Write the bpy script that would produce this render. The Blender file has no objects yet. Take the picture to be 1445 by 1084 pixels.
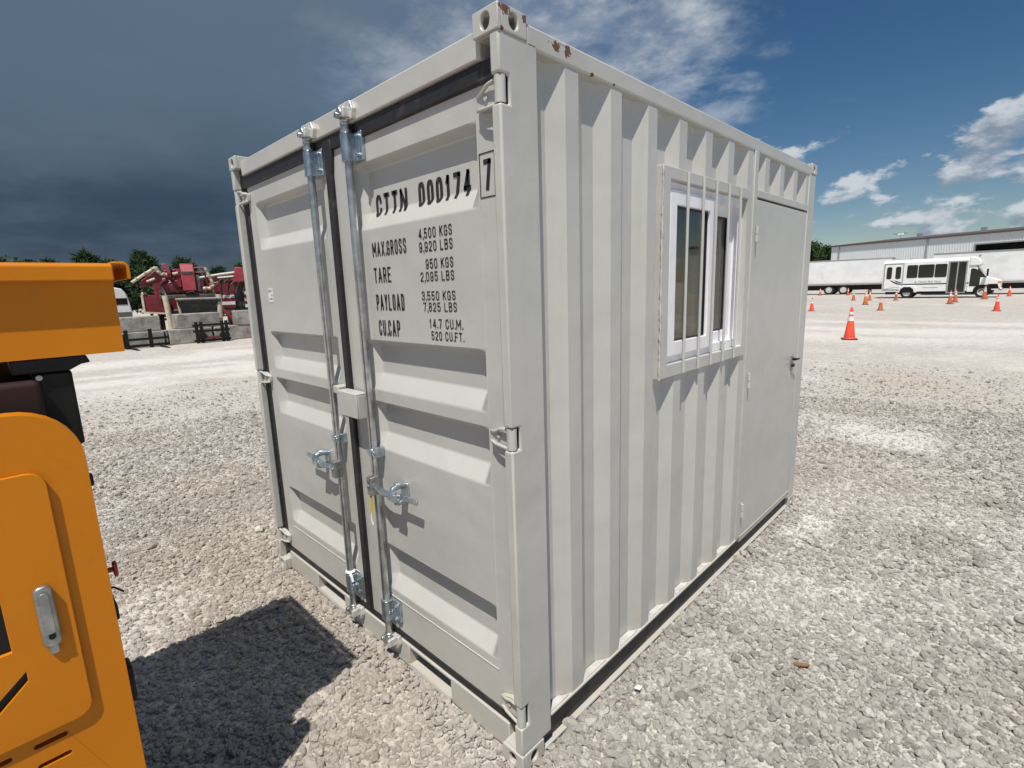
import bpy, bmesh, math, random
import numpy as np
from mathutils import Vector, Matrix
random.seed(7); rng = np.random.default_rng(11)
SC = bpy.context.scene
COL = SC.collection

# ------------------------------------------------------------------ camera
cam_d = bpy.data.cameras.new('camera'); cam = bpy.data.objects.new('camera', cam_d); COL.objects.link(cam)
Rv = Vector((0.71651958, 0.69679312, -0.03284867)); Uv = Vector((-0.10547817, 0.15477267, 0.9823033)); Fv = Vector((-0.68954626, 0.70037473, -0.18439412))
CAM = Vector((3.40325, -1.15045, 1.7954))
m = Matrix((Rv, Uv, -Fv)).transposed().to_4x4(); m.translation = CAM
cam.matrix_world = m
cam_d.sensor_width = 36; cam_d.lens = 17.997; cam_d.clip_start = 0.05; cam_d.clip_end = 6000
SC.camera = cam

# ------------------------------------------------------------------ sun and sky
SUN = Vector((0.26, -0.402, 1.0)).normalized()
EL = math.asin(SUN.z); ROT = math.atan2(SUN.x, SUN.y)
sd = bpy.data.lights.new('sun', 'SUN'); sun = bpy.data.objects.new('sun', sd); COL.objects.link(sun)
sd.energy = 5.0; sd.angle = math.radians(0.5); sd.color = (1.0, 0.945, 0.86)
sun.rotation_euler = SUN.to_track_quat('Z', 'Y').to_euler(); sun.location = (10, -10, 30)
SC.view_settings.view_transform = 'Standard'; SC.view_settings.look = 'None'
SC.view_settings.gamma = 1; SC.view_settings.exposure = 0.05; SC.view_settings.use_curve_mapping = False

W_ = bpy.data.worlds.new('World'); SC.world = W_; W_.use_nodes = True
NT = W_.node_tree; NT.nodes.clear()

class G:
    """tiny node-graph helper"""
    def __init__(s, nt): s.nt = nt
    def n(s, t, **kw):
        x = s.nt.nodes.new(t)
        for k, v in kw.items(): setattr(x, k, v)
        return x
    def inp(s, node, i, v):
        if v is None: return
        if isinstance(v, bpy.types.NodeSocket): s.nt.links.new(v, node.inputs[i])
        else: node.inputs[i].default_value = v
    def math(s, op, a, b=None, c=None, clamp=False):
        x = s.n('ShaderNodeMath', operation=op, use_clamp=clamp)
        s.inp(x, 0, a); s.inp(x, 1, b)
        if c is not None: s.inp(x, 2, c)
        return x.outputs[0]
    def vmath(s, op, a, b=None):
        x = s.n('ShaderNodeVectorMath', operation=op); s.inp(x, 0, a); s.inp(x, 1, b)
        return x.outputs['Value' if op in ('LENGTH', 'DISTANCE', 'DOT_PRODUCT') else 'Vector']
    def sep(s, v):
        x = s.n('ShaderNodeSeparateXYZ'); s.inp(x, 0, v); return x.outputs
    def comb(s, a, b, c):
        x = s.n('ShaderNodeCombineXYZ'); s.inp(x, 0, a); s.inp(x, 1, b); s.inp(x, 2, c); return x.outputs[0]
    def ss(s, v, a, b):
        x = s.n('ShaderNodeMapRange', interpolation_type='SMOOTHSTEP'); s.inp(x, 0, v); s.inp(x, 1, a); s.inp(x, 2, b)
        x.inputs[3].default_value = 0; x.inputs[4].default_value = 1; return x.outputs[0]
    def noise(s, v, scale, detail=3, rough=0.5, dist=0.0, out='Fac'):
        x = s.n('ShaderNodeTexNoise'); s.inp(x, 'Vector', v); s.inp(x, 'Scale', scale); s.inp(x, 'Detail', detail); s.inp(x, 'Roughness', rough); s.inp(x, 'Distortion', dist)
        return x.outputs[out]
    def vor(s, v, scale, feature='F1', out='Distance', rnd=1.0):
        x = s.n('ShaderNodeTexVoronoi', feature=feature); s.inp(x, 'Vector', v); s.inp(x, 'Scale', scale); s.inp(x, 'Randomness', rnd)
        return x.outputs[out]
    def mix(s, f, a, b, mode='MIX'):
        x = s.n('ShaderNodeMix', data_type='RGBA', blend_type=mode); s.inp(x, 0, f); s.inp(x, 6, a); s.inp(x, 7, b)
        return x.outputs[2]
    def ramp(s, f, stops):
        x = s.n('ShaderNodeValToRGB'); e = x.color_ramp.elements
        e.remove(e[1]); e[0].position = stops[0][0]; e[0].color = (*stops[0][1], 1)
        for p, c in stops[1:]:
            k = e.new(p); k.color = (*c, 1)
        s.inp(x, 0, f); return x.outputs[0]
    def bump(s, h, strength, dist, normal=None):
        x = s.n('ShaderNodeBump'); s.inp(x, 'Height', h); x.inputs['Strength'].default_value = strength; x.inputs['Distance'].default_value = dist
        if normal is not None: s.inp(x, 'Normal', normal)
        return x.outputs[0]

g = G(NT)
out = g.n('ShaderNodeOutputWorld')
sky = g.n('ShaderNodeTexSky', sky_type='NISHITA'); sky.sun_disc = False
sky.sun_elevation = EL; sky.sun_rotation = ROT; sky.altitude = 200; sky.air_density = 1.0; sky.dust_density = 0.2; sky.ozone_density = 1.6
bg1 = g.n('ShaderNodeBackground'); hs = g.n('ShaderNodeHueSaturation'); hs.inputs['Saturation'].default_value = 1.28; NT.links.new(sky.outputs[0], hs.inputs['Color']); NT.links.new(hs.outputs[0], bg1.inputs[0]); bg1.inputs[1].default_value = 0.060
tc = g.n('ShaderNodeTexCoord'); d = g.vmath('NORMALIZE', tc.outputs['Generated'])
dx, dy, dz = g.sep(d)
hor = g.math('SQRT', g.math('ADD', g.math('MULTIPLY', dx, dx), g.math('MULTIPLY', dy, dy)))
cphi = g.math('DIVIDE', g.math('MULTIPLY', dx, -1.0), g.math('MAXIMUM', hor, 0.02))
el = g.math('ARCTAN2', dz, hor)                                        # radians above the horizon
pz = g.math('ADD', g.math('MAXIMUM', dz, 0.0), 0.16)
plane = g.comb(g.math('DIVIDE', dx, pz), g.math('DIVIDE', dy, pz), 0.0)   # a flat cloud deck seen from below
stretch = g.comb(dx, dy, g.math('MULTIPLY', dz, 2.6))
# storm bank towards -X
n1 = g.noise(stretch, 2.2, 6, 0.58)
edge = g.math('ADD', cphi, g.math('MULTIPLY', g.math('SUBTRACT', n1, 0.5), 0.50))
storm = g.ss(edge, 0.60, 0.90)
nb = g.noise(stretch, 4.0, 5, 0.55, 0.3)
ew = g.math('ADD', el, g.math('MULTIPLY', g.math('SUBTRACT', nb, 0.5), 0.10))
scol = g.ramp(g.math('MULTIPLY', ew, 1.6), [(0.0, (0.085, 0.112, 0.140)), (0.06, (0.062, 0.088, 0.120)), (0.14, (0.034, 0.057, 0.092)), (0.24, (0.038, 0.063, 0.102)), (0.32, (0.066, 0.104, 0.148)), (0.48, (0.092, 0.142, 0.200)), (0.75, (0.110, 0.162, 0.226)), (1.0, (0.102, 0.155, 0.218))])
wisp = g.math('MULTIPLY', g.ss(g.noise(g.comb(dx, dy, g.math('MULTIPLY', dz, 3.0)), 5.0, 6, 0.55), 0.50, 0.74), g.ss(el, 0.30, 0.16))
scol = g.mix(g.math('MULTIPLY', wisp, 0.40), scol, (0.115, 0.145, 0.175, 1))
scol = g.mix(g.math('MULTIPLY', g.ss(g.noise(plane, 0.9, 5, 0.6), 0.40, 0.72), 0.35), scol, (0.135, 0.180, 0.240, 1))
# mottled mid-level cloud along the edge of the storm, thinning away from it
n2 = g.noise(plane, 1.7, 8, 0.60, 0.25)
mid = g.ss(g.math('ADD', n2, g.math('MULTIPLY', g.math('SUBTRACT', cphi, 0.44), 0.62)), 0.44, 0.62)
mid = g.math('MULTIPLY', mid, g.ss(el, 0.16, 0.36))
mcol = g.mix(g.ss(g.noise(plane, 3.0, 7, 0.62), 0.40, 0.62), (0.17, 0.235, 0.33, 1), (0.58, 0.62, 0.66, 1))
# fair-weather cumulus low in the clear part
cv = g.comb(dx, dy, g.math('MULTIPLY', dz, 2.1))
def cumnoise(v): return g.math('ADD', g.math('MULTIPLY', g.noise(v, 4.6, 2, 0.5), 0.55), g.math('MULTIPLY', g.noise(v, 13.0, 7, 0.58), 0.45))
n3 = cumnoise(cv)
lowb = g.math('MULTIPLY', g.ss(el, 0.34, 0.19), g.ss(el, -0.02, 0.05))
cum = g.ss(g.math('ADD', n3, g.math('MULTIPLY', g.math('SUBTRACT', lowb, 1.0), 0.32)), 0.498, 0.552)
n3b = cumnoise(g.vmath('ADD', cv, (0.006, -0.010, 0.034)))
ccol = g.mix(g.ss(g.math('SUBTRACT', n3, n3b), -0.05, 0.07), (0.235, 0.295, 0.37, 1), (0.60, 0.64, 0.68, 1))
col = g.mix(mid, ccol, mcol)
col = g.mix(storm, col, scol)
cover = g.math('MAXIMUM', g.math('MULTIPLY', cum, 0.90), g.math('MULTIPLY', mid, 0.80))
cover = g.math('MAXIMUM', cover, g.math('MULTIPLY', storm, 0.97))
bg2 = g.n('ShaderNodeBackground'); NT.links.new(col, bg2.inputs[0]); bg2.inputs[1].default_value = 1.0
ms = g.n('ShaderNodeMixShader'); NT.links.new(cover, ms.inputs[0]); NT.links.new(bg1.outputs[0], ms.inputs[1]); NT.links.new(bg2.outputs[0], ms.inputs[2])
NT.links.new(ms.outputs[0], out.inputs[0])

# ------------------------------------------------------------------ materials
MATS = {}
def mat(name, color, rough=0.5, metal=0.0, var=0.0, vscale=3.0, bump=0.0, bscale=200.0, bdist=0.001, coat=0.0, color2=None, spec=0.5, dirt=None):
    if name in MATS: return MATS[name]
    M = bpy.data.materials.new(name); M.use_nodes = True; nt = M.node_tree; h = G(nt)
    b = nt.nodes['Principled BSDF']
    b.inputs['Roughness'].default_value = rough; b.inputs['Metallic'].default_value = metal
    b.inputs['Coat Weight'].default_value = coat; b.inputs['Specular IOR Level'].default_value = spec
    geo = h.n('ShaderNodeNewGeometry'); pos = geo.outputs['Position']
    c = (*color, 1)
    if var > 0:
        nn = h.noise(pos, vscale, 5, 0.6)
        lo = tuple(x * (1 - var) for x in color) if color2 is None else color2
        hi = tuple(min(1, x * (1 + var * 0.6)) for x in color) if color2 is None else color
        c = h.mix(h.ss(nn, 0.32, 0.68), (*lo, 1), (*hi, 1))
        rr = h.math('ADD', h.math('MULTIPLY', h.math('SUBTRACT', h.noise(pos, vscale * 2.3, 4, 0.6), 0.5), 0.25), rough, clamp=True)
        nt.links.new(rr, b.inputs['Roughness'])
    if dirt:
        dn = h.ss(h.noise(pos, dirt[1], 6, 0.65), dirt[2], dirt[2] + 0.12)
        c = h.mix(h.math('MULTIPLY', dn, dirt[3]), c, (*dirt[0], 1))
    if isinstance(c, tuple): b.inputs['Base Color'].default_value = c
    else: nt.links.new(c, b.inputs['Base Color'])
    if bump > 0:
        nt.links.new(h.bump(h.noise(pos, bscale, 3, 0.6), bump, bdist), b.inputs['Normal'])
    MATS[name] = M; return M

K = 1.146                    # container and machine are laid out in 1/K metres
W, L, H = 1.9736, 2.8207, 2.26

def paint_material(name, rust=()):
    M = bpy.data.materials.new(name); M.use_nodes = True; nt = M.node_tree; h = G(nt); b = nt.nodes['Principled BSDF']
    pos = h.n('ShaderNodeNewGeometry').outputs['Position']
    big = h.noise(pos, 1.7, 5, 0.6); fine = h.noise(pos, 45, 3, 0.6)
    px, py, pz = h.sep(pos)
    streak = h.noise(h.comb(h.math('MULTIPLY', px, 22), h.math('MULTIPLY', py, 22), h.math('MULTIPLY', pz, 1.1)), 1.0, 4, 0.6)
    c = h.mix(h.ss(big, 0.3, 0.7), (0.462, 0.462, 0.438, 1), (0.498, 0.498, 0.474, 1))
    c = h.mix(h.math('MULTIPLY', h.ss(streak, 0.55, 0.8), 0.32), c, (0.41, 0.415, 0.375, 1))
    c = h.mix(h.math('MULTIPLY', h.ss(h.noise(pos, 9, 6, 0.7), 0.60, 0.74), 0.16), c, (0.40, 0.38, 0.335, 1))
    # dust kicked up along the foot
    c = h.mix(h.math('MULTIPLY', h.math('MULTIPLY', h.ss(pz, 0.50, 0.02), h.ss(h.noise(pos, 14, 6, 0.7), 0.38, 0.62)), 0.65), c, (0.50, 0.45, 0.37, 1))
    c = h.mix(h.math('MULTIPLY', h.ss(h.noise(pos, 70, 5, 0.7), 0.70, 0.76), 0.35), c, (0.26, 0.24, 0.21, 1))
    scr = h.noise(h.comb(h.math('MULTIPLY', px, 6), h.math('MULTIPLY', py, 6), h.math('MULTIPLY', pz, 90)), 1.0, 3, 0.7)
    c = h.mix(h.math('MULTIPLY', h.math('MULTIPLY', h.ss(scr, 0.70, 0.75), h.ss(h.noise(pos, 2.3, 3, 0.5), 0.5, 0.6)), 0.3), c, (0.33, 0.31, 0.28, 1))
    rough = h.math('ADD', h.math('MULTIPLY', fine, 0.18), 0.24)
    for (cx, cy, cz, r, th) in rust:
        dd = h.vmath('DISTANCE', pos, (cx * K, cy * K, cz * K))
        fall = h.math('SUBTRACT', 1.0, h.math('DIVIDE', dd, r * K))
        nn = h.noise(pos, 34, 5, 0.6, 0.6)
        mk = h.ss(h.math('ADD', nn, h.math('MULTIPLY', fall, 0.55)), th, th + 0.035)
        mk = h.math('MULTIPLY', mk, h.ss(fall, 0.0, 0.05))
        rc = h.mix(h.noise(pos, 90, 4, 0.6), (0.085, 0.034, 0.018, 1), (0.19, 0.088, 0.045, 1))
        c = h.mix(mk, c, rc); rough = h.math('ADD', rough, h.math('MULTIPLY', mk, 0.45), clamp=True)
    nt.links.new(c, b.inputs['Base Color']); nt.links.new(rough, b.inputs['Roughness'])
    h1 = h.noise(pos, 260, 2, 0.5); h2 = h.noise(pos, 7, 3, 0.5)
    n = h.bump(h1, 0.16, 0.0012); n = h.bump(h2, 0.38, 0.008, n); n = h.bump(h.noise(pos, 2.6, 2, 0.5), 0.5, 0.02, n)
    nt.links.new(n, b.inputs['Normal'])
    MATS[name] = M; return M
PAINT = paint_material('container_paint')
PAINTR = paint_material('chipped_container_paint', [(W, 0.020, 2.262, 0.036, 0.73), (W, 0.104, 2.25, 0.024, 0.77), (W, 0.010, 2.206, 0.018, 0.75), (W, 0.225, 2.225, 0.042, 0.81), (W, 0.275, 2.222, 0.036, 0.80), (W, 0.40, 2.193, 0.014, 0.70), (W, 0.52, 2.193, 0.010, 0.70)])
RUBBER = mat('rubber_gasket', (0.016, 0.016, 0.018), 0.55, var=0.3, vscale=20, dirt=((0.09, 0.085, 0.075), 9, 0.58, 0.5))
ZINC = mat('zinc_plated_steel', (0.46, 0.53, 0.58), 0.30, 0.85, var=0.25, vscale=25, bump=0.15, bscale=120)
GALV = mat('galvanised_steel', (0.50, 0.51, 0.51), 0.33, 0.9, var=0.25, vscale=18, bump=0.12, bscale=150)
UNDER = mat('black_undercoat', (0.030, 0.031, 0.030), 0.6, var=0.35, vscale=9, bump=0.3, bscale=90, bdist=0.002, dirt=((0.16, 0.14, 0.11), 6, 0.56, 0.55))
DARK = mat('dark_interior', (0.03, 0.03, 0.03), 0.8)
INTER = mat('interior_wallboard', (0.42, 0.41, 0.38), 0.8)
PVC = mat('white_pvc', (0.82, 0.82, 0.85), 0.35, var=0.05, vscale=8)
BLACKP = mat('black_lettering', (0.018, 0.018, 0.019), 0.5, var=0.3, vscale=30, dirt=((0.20, 0.20, 0.19), 55, 0.60, 0.6))
WHITE = mat('white_sticker', (0.75, 0.75, 0.74), 0.5)
YELLOW = mat('yellow_tape', (0.65, 0.48, 0.03), 0.5)
BLACKM = mat('black_metal', (0.008, 0.008, 0.008), 0.5, 0.0, spec=0.3, var=0.4, vscale=12, bump=0.1, bscale=80)
GREYCAST = mat('grey_cast_metal', (0.32, 0.33, 0.33), 0.42, 0.75, var=0.25, vscale=30, bump=0.2, bscale=220)
def glass_material(name, tint=(0.66, 0.66, 0.63)):
    M = bpy.data.materials.new(name); M.use_nodes = True; nt = M.node_tree; h = G(nt)
    nt.nodes.remove(nt.nodes['Principled BSDF']); o = nt.nodes['Material Output']
    t = h.n('ShaderNodeBsdfTransparent'); t.inputs[0].default_value = (*tint, 1)
    gl = h.n('ShaderNodeBsdfGlossy'); gl.inputs['Roughness'].default_value = 0.02; gl.inputs[0].default_value = (0.95, 0.93, 0.90, 1)
    f = h.n('ShaderNodeFresnel'); f.inputs[0].default_value = 1.5
    fac = h.math('ADD', h.math('MULTIPLY', f.outputs[0], 0.75), 0.01, clamp=True)
    mx = h.n('ShaderNodeMixShader'); nt.links.new(fac, mx.inputs[0]); nt.links.new(t.outputs[0], mx.inputs[1]); nt.links.new(gl.outputs[0], mx.inputs[2])
    nt.links.new(mx.outputs[0], o.inputs[0]); MATS[name] = M; return M
GLASS = glass_material('window_glass')
DGLASS = mat('dark_tinted_glass', (0.010, 0.012, 0.014), 0.06, spec=0.6)

def orange_material():
    M = bpy.data.materials.new('orange_paint'); M.use_nodes = True; nt = M.node_tree; h = G(nt); b = nt.nodes['Principled BSDF']
    pos = h.n('ShaderNodeNewGeometry').outputs['Position']
    c = h.mix(h.ss(h.noise(pos, 2.2, 5, 0.6), 0.3, 0.7), (0.53, 0.172, 0.0015, 1), (0.58, 0.195, 0.002, 1))
    c = h.mix(h.math('MULTIPLY', h.ss(h.noise(pos, 16, 7, 0.72), 0.58, 0.72), 0.30), c, (0.34, 0.165, 0.05, 1))
    c = h.mix(h.math('MULTIPLY', h.ss(h.noise(pos, 85, 4, 0.7), 0.66, 0.72), 0.4), c, (0.30, 0.22, 0.13, 1))
    nt.links.new(c, b.inputs['Base Color'])
    nt.links.new(h.math('ADD', h.math('MULTIPLY', h.noise(pos, 6, 4, 0.6), 0.2), 0.40), b.inputs['Roughness']); b.inputs['Specular IOR Level'].default_value = 0.28
    nt.links.new(h.bump(h.noise(pos, 180, 3, 0.55), 0.14, 0.001), b.inputs['Normal'])
    MATS['orange'] = M; return M
ORANGE = orange_material()

# ------------------------------------------------------------------ mesh helper
class MB:
    S = 1.0
    def __init__(s): s.v = []; s.f = []
    def add(s, vs, fs):
        o = len(s.v); s.v += [tuple(p) for p in vs]; s.f += [tuple(i + o for i in f) for f in fs]; return s
    def box(s, x0, x1, y0, y1, z0, z1):
        return s.add([(x0, y0, z0), (x1, y0, z0), (x1, y1, z0), (x0, y1, z0), (x0, y0, z1), (x1, y0, z1), (x1, y1, z1), (x0, y1, z1)],
                     [(0, 3, 2, 1), (4, 5, 6, 7), (0, 1, 5, 4), (1, 2, 6, 5), (2, 3, 7, 6), (3, 0, 4, 7)])
    def prism(s, poly, axis, a, b):
        n = len(poly)
        def P(p, t): return {'x': (t, p[0], p[1]), 'y': (p[0], t, p[1]), 'z': (p[0], p[1], t)}[axis]
        vs = [P(p, a) for p in poly] + [P(p, b) for p in poly]
        return s.add(vs, [tuple(range(n)), tuple(range(2 * n - 1, n - 1, -1))] + [(i, i + n, (i + 1) % n + n, (i + 1) % n) for i in range(n)])
    def tube(s, pts, r, n=10):
        pts = [Vector(p) for p in pts]; m = len(pts); rs = r if isinstance(r, (list, tuple)) else [r] * m
        vs = []; prev = None
        for i, p in enumerate(pts):
            t = (pts[min(i + 1, m - 1)] - pts[max(i - 1, 0)]).normalized()
            if prev is None:
                a = Vector((0, 0, 1)) if abs(t.z) < 0.9 else Vector((1, 0, 0)); u = t.cross(a).normalized()
            else:
                u = (prev - t * prev.dot(t)).normalized()
            prev = u; w = t.cross(u)
            for k in range(n):
                an = 2 * math.pi * k / n; q = p + (u * math.cos(an) + w * math.sin(an)) * rs[i]; vs.append(tuple(q))
        fs = [(i * n + k, i * n + (k + 1) % n, (i + 1) * n + (k + 1) % n, (i + 1) * n + k) for i in range(m - 1) for k in range(n)]
        fs += [tuple(range(n - 1, -1, -1)), tuple(range((m - 1) * n, m * n))]
        return s.add(vs, fs)
    def lathe(s, prof, c=(0, 0, 0), n=20, axis='z'):
        vs = []
        for (r, z) in prof:
            for k in range(n):
                a = 2 * math.pi * k / n; p = (r * math.cos(a), r * math.sin(a), z)
                if axis == 'y': p = (p[0], p[2], p[1])
                if axis == 'x': p = (p[2], p[0], p[1])
                vs.append((p[0] + c[0], p[1] + c[1], p[2] + c[2]))
        m = len(prof)
        fs = [(i * n + k, i * n + (k + 1) % n, (i + 1) * n + (k + 1) % n, (i + 1) * n + k) for i in range(m - 1) for k in range(n)]
        fs += [tuple(range(n - 1, -1, -1)), tuple(range((m - 1) * n, m * n))]
        return s.add(vs, fs)
    def plate(s, outer, holes, axis, a, b):
        """flat plate with real holes"""
        bm = bmesh.new(); loops = []
        for lp in [outer] + holes:
            vs = [bm.verts.new((p[0], p[1], 0)) for p in lp]
            loops.append([bm.edges.new((vs[i], vs[(i + 1) % len(vs)])) for i in range(len(vs))])
        bmesh.ops.triangle_fill(bm, use_beauty=True, use_dissolve=False, edges=[e for l in loops for e in l])
        bm.verts.index_update()
        P2 = [(v.co.x, v.co.y) for v in bm.verts]; F2 = [tuple(v.index for v in f.verts) for f in bm.faces]
        n = len(P2)
        def P(p, t): return {'x': (t, p[0], p[1]), 'y': (p[0], t, p[1]), 'z': (p[0], p[1], t)}[axis]
        vs = [P(p, a) for p in P2] + [P(p, b) for p in P2]
        fs = [f for f in F2] + [tuple(i + n for i in reversed(f)) for f in F2]
        o = 0
        for lp in [outer] + holes:
            m = len(lp); fs += [(o + i, o + (i + 1) % m, o + (i + 1) % m + n, o + i + n) for i in range(m)]; o += m
        bm.free(); return s.add(vs, fs)
    def build(s, name, material, parent=None, bevel=0.0, seg=2, smooth=False, off=(0, 0, 0), recalc=True, angle=30):
        me = bpy.data.meshes.new(name); k = MB.S
        me.from_pydata([((x - off[0]) * k, (y - off[1]) * k, (z - off[2]) * k) for x, y, z in s.v], [], s.f); me.update()
        if recalc:
            bm = bmesh.new(); bm.from_mesh(me); bmesh.ops.recalc_face_normals(bm, faces=bm.faces); bm.to_mesh(me); bm.free()
        me.materials.append(material)
        o = bpy.data.objects.new(name, me); COL.objects.link(o)
        if parent is not None: o.parent = parent
        if bevel:
            bv = o.modifiers.new('bevel', 'BEVEL'); bv.width = bevel * k; bv.segments = seg; bv.limit_method = 'ANGLE'; bv.angle_limit = math.radians(angle); bv.harden_normals = False
        if smooth or bevel:
            for p in me.polygons: p.use_smooth = True
            me.set_sharp_from_angle(angle=math.radians(35 if smooth else 25))
        return o

def empty(name, loc=(0, 0, 0), rz=0.0, label=None, cat=None, group=None):
    o = bpy.data.objects.new(name, None); COL.objects.link(o); o.location = loc; o.rotation_euler = (0, 0, rz); o.empty_display_size = 0.2
    tag(o, label, cat, group); return o
def tag(o, label=None, cat=None, group=None, kind=None):
    if label: o['label'] = label
    if cat: o['category'] = cat
    if group: o['group'] = group
    if kind: o['kind'] = kind
    return o
def copy_tree(o, parent=None):
    c = o.copy(); COL.objects.link(c); c.parent = parent
    for ch in list(o.children): copy_tree(ch, c)
    return c
def rrect(x0, x1, y0, y1, r, n=6, rs=None):
    r4 = rs or (r, r, r, r); out = []
    for (cx, cy, a0, rr) in ((x1 - r4[0], y0 + r4[0], -90, r4[0]), (x1 - r4[1], y1 - r4[1], 0, r4[1]), (x0 + r4[2], y1 - r4[2], 90, r4[2]), (x0 + r4[3], y0 + r4[3], 180, r4[3])):
        if rr <= 0: out.append((cx, cy)); continue
        for i in range(n + 1):
            a = math.radians(a0 + 90 * i / n); out.append((cx + rr * math.cos(a), cy + rr * math.sin(a)))
    return out
def ell(cx, cy, rx, ry, n=20): return [(cx + rx * math.cos(2 * math.pi * i / n), cy + ry * math.sin(2 * math.pi * i / n)) for i in range(n)]

# ------------------------------------------------------------------ ground
_tab = np.random.default_rng(3).random((256, 256))
def vnoise(x, y):
    xi = np.floor(x).astype(int); yi = np.floor(y).astype(int); fx = x - xi; fy = y - yi
    fx = fx * fx * (3 - 2 * fx); fy = fy * fy * (3 - 2 * fy)
    a = _tab[xi % 256, yi % 256]; b = _tab[(xi + 1) % 256, yi % 256]; c = _tab[xi % 256, (yi + 1) % 256]; e = _tab[(xi + 1) % 256, (yi + 1) % 256]
    return (a * (1 - fx) + b * fx) * (1 - fy) + (c * (1 - fx) + e * fx) * fy
def fbm(x, y, o=4):
    s = 0; a = 0.5; t = 0
    for i in range(o): s = s + a * vnoise(x * 2 ** i + 17 * i, y * 2 ** i + 31 * i); t += a; a *= 0.55
    return s / t
def smooth(v, a, b):
    t = np.clip((v - a) / (b - a), 0, 1); return t * t * (3 - 2 * t)
def blob(x, y, cx, cy, rx, ry): return np.exp(-(((x - cx) / rx) ** 2 + ((y - cy) / ry) ** 2))
def dust_at(x, y):
    """how much pale stone dust lies over the gravel: patches, and the two haul lanes"""
    n = fbm(x * 1.1, y * 1.1, 5); big = fbm(x * 0.23 + 9, y * 0.23 + 5, 3)
    d = smooth(n + (big - 0.5) * 0.5, 0.50, 0.80) * 0.62
    b = 0
    for cx, cy, rx, ry, a in ((2.36, 0.75, 0.30, 0.8, 0.11), (2.6, 5.9, 0.9, 0.8, 0.26), (2.40, 2.75, 0.28, 0.45, 0.26), (1.62, 0.10, 0.40, 0.28, 0.20), (2.72, 0.85, 0.35, 0.5, 0.08), (0.9, 0.05, 0.6, 0.2, 0.15), (-0.9, 0.5, 0.9, 0.9, 0.15)):
        b = b + blob(x, y, cx, cy, rx, ry) * a
    d = np.maximum(d, smooth(fbm(x * 2.4 + 3, y * 2.4, 5) + b, 0.56, 0.86) * smooth(b, 0.03, 0.2))
    wob = (fbm(x * 0.12, y * 0.12, 3) - 0.5) * 4
    laneA = 0.8 * smooth(y + wob, 13.0, 19.0) * smooth(y + wob, 29.0, 23.5) * smooth(x, -24, -14)
    laneB = 0.8 * smooth(-x + wob, 4.5, 11.5) * smooth(-x + wob, 20.0, 15.0) * smooth(y, 22, 15)
    ra = 0.30 + 0.70 * smooth(fbm(x * 0.09, y * 0.9, 4), 0.38, 0.62); rb = 0.05 + 0.95 * smooth(fbm(x * 1.0 + 5, y * 0.07, 4), 0.42, 0.60)
    return np.clip(np.maximum(d * 0.85, np.maximum(laneA * ra, laneB * rb)), 0, 1)
def tan_at(x, y):
    t = smooth(fbm(x * 0.5 + 40, y * 0.5 + 12, 4), 0.50, 0.72) * 0.6
    for cx, cy, r, a in ((2.5, 4.0, 0.9, 0.6), (-0.5, -0.2, 1.1, 0.8), (1.5, -0.1, 0.7, 0.75), (0.6, -0.1, 0.9, 0.8)): t = np.maximum(t, blob(x, y, cx, cy, r, r) * a)
    return np.clip(t, 0, 1)

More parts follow.
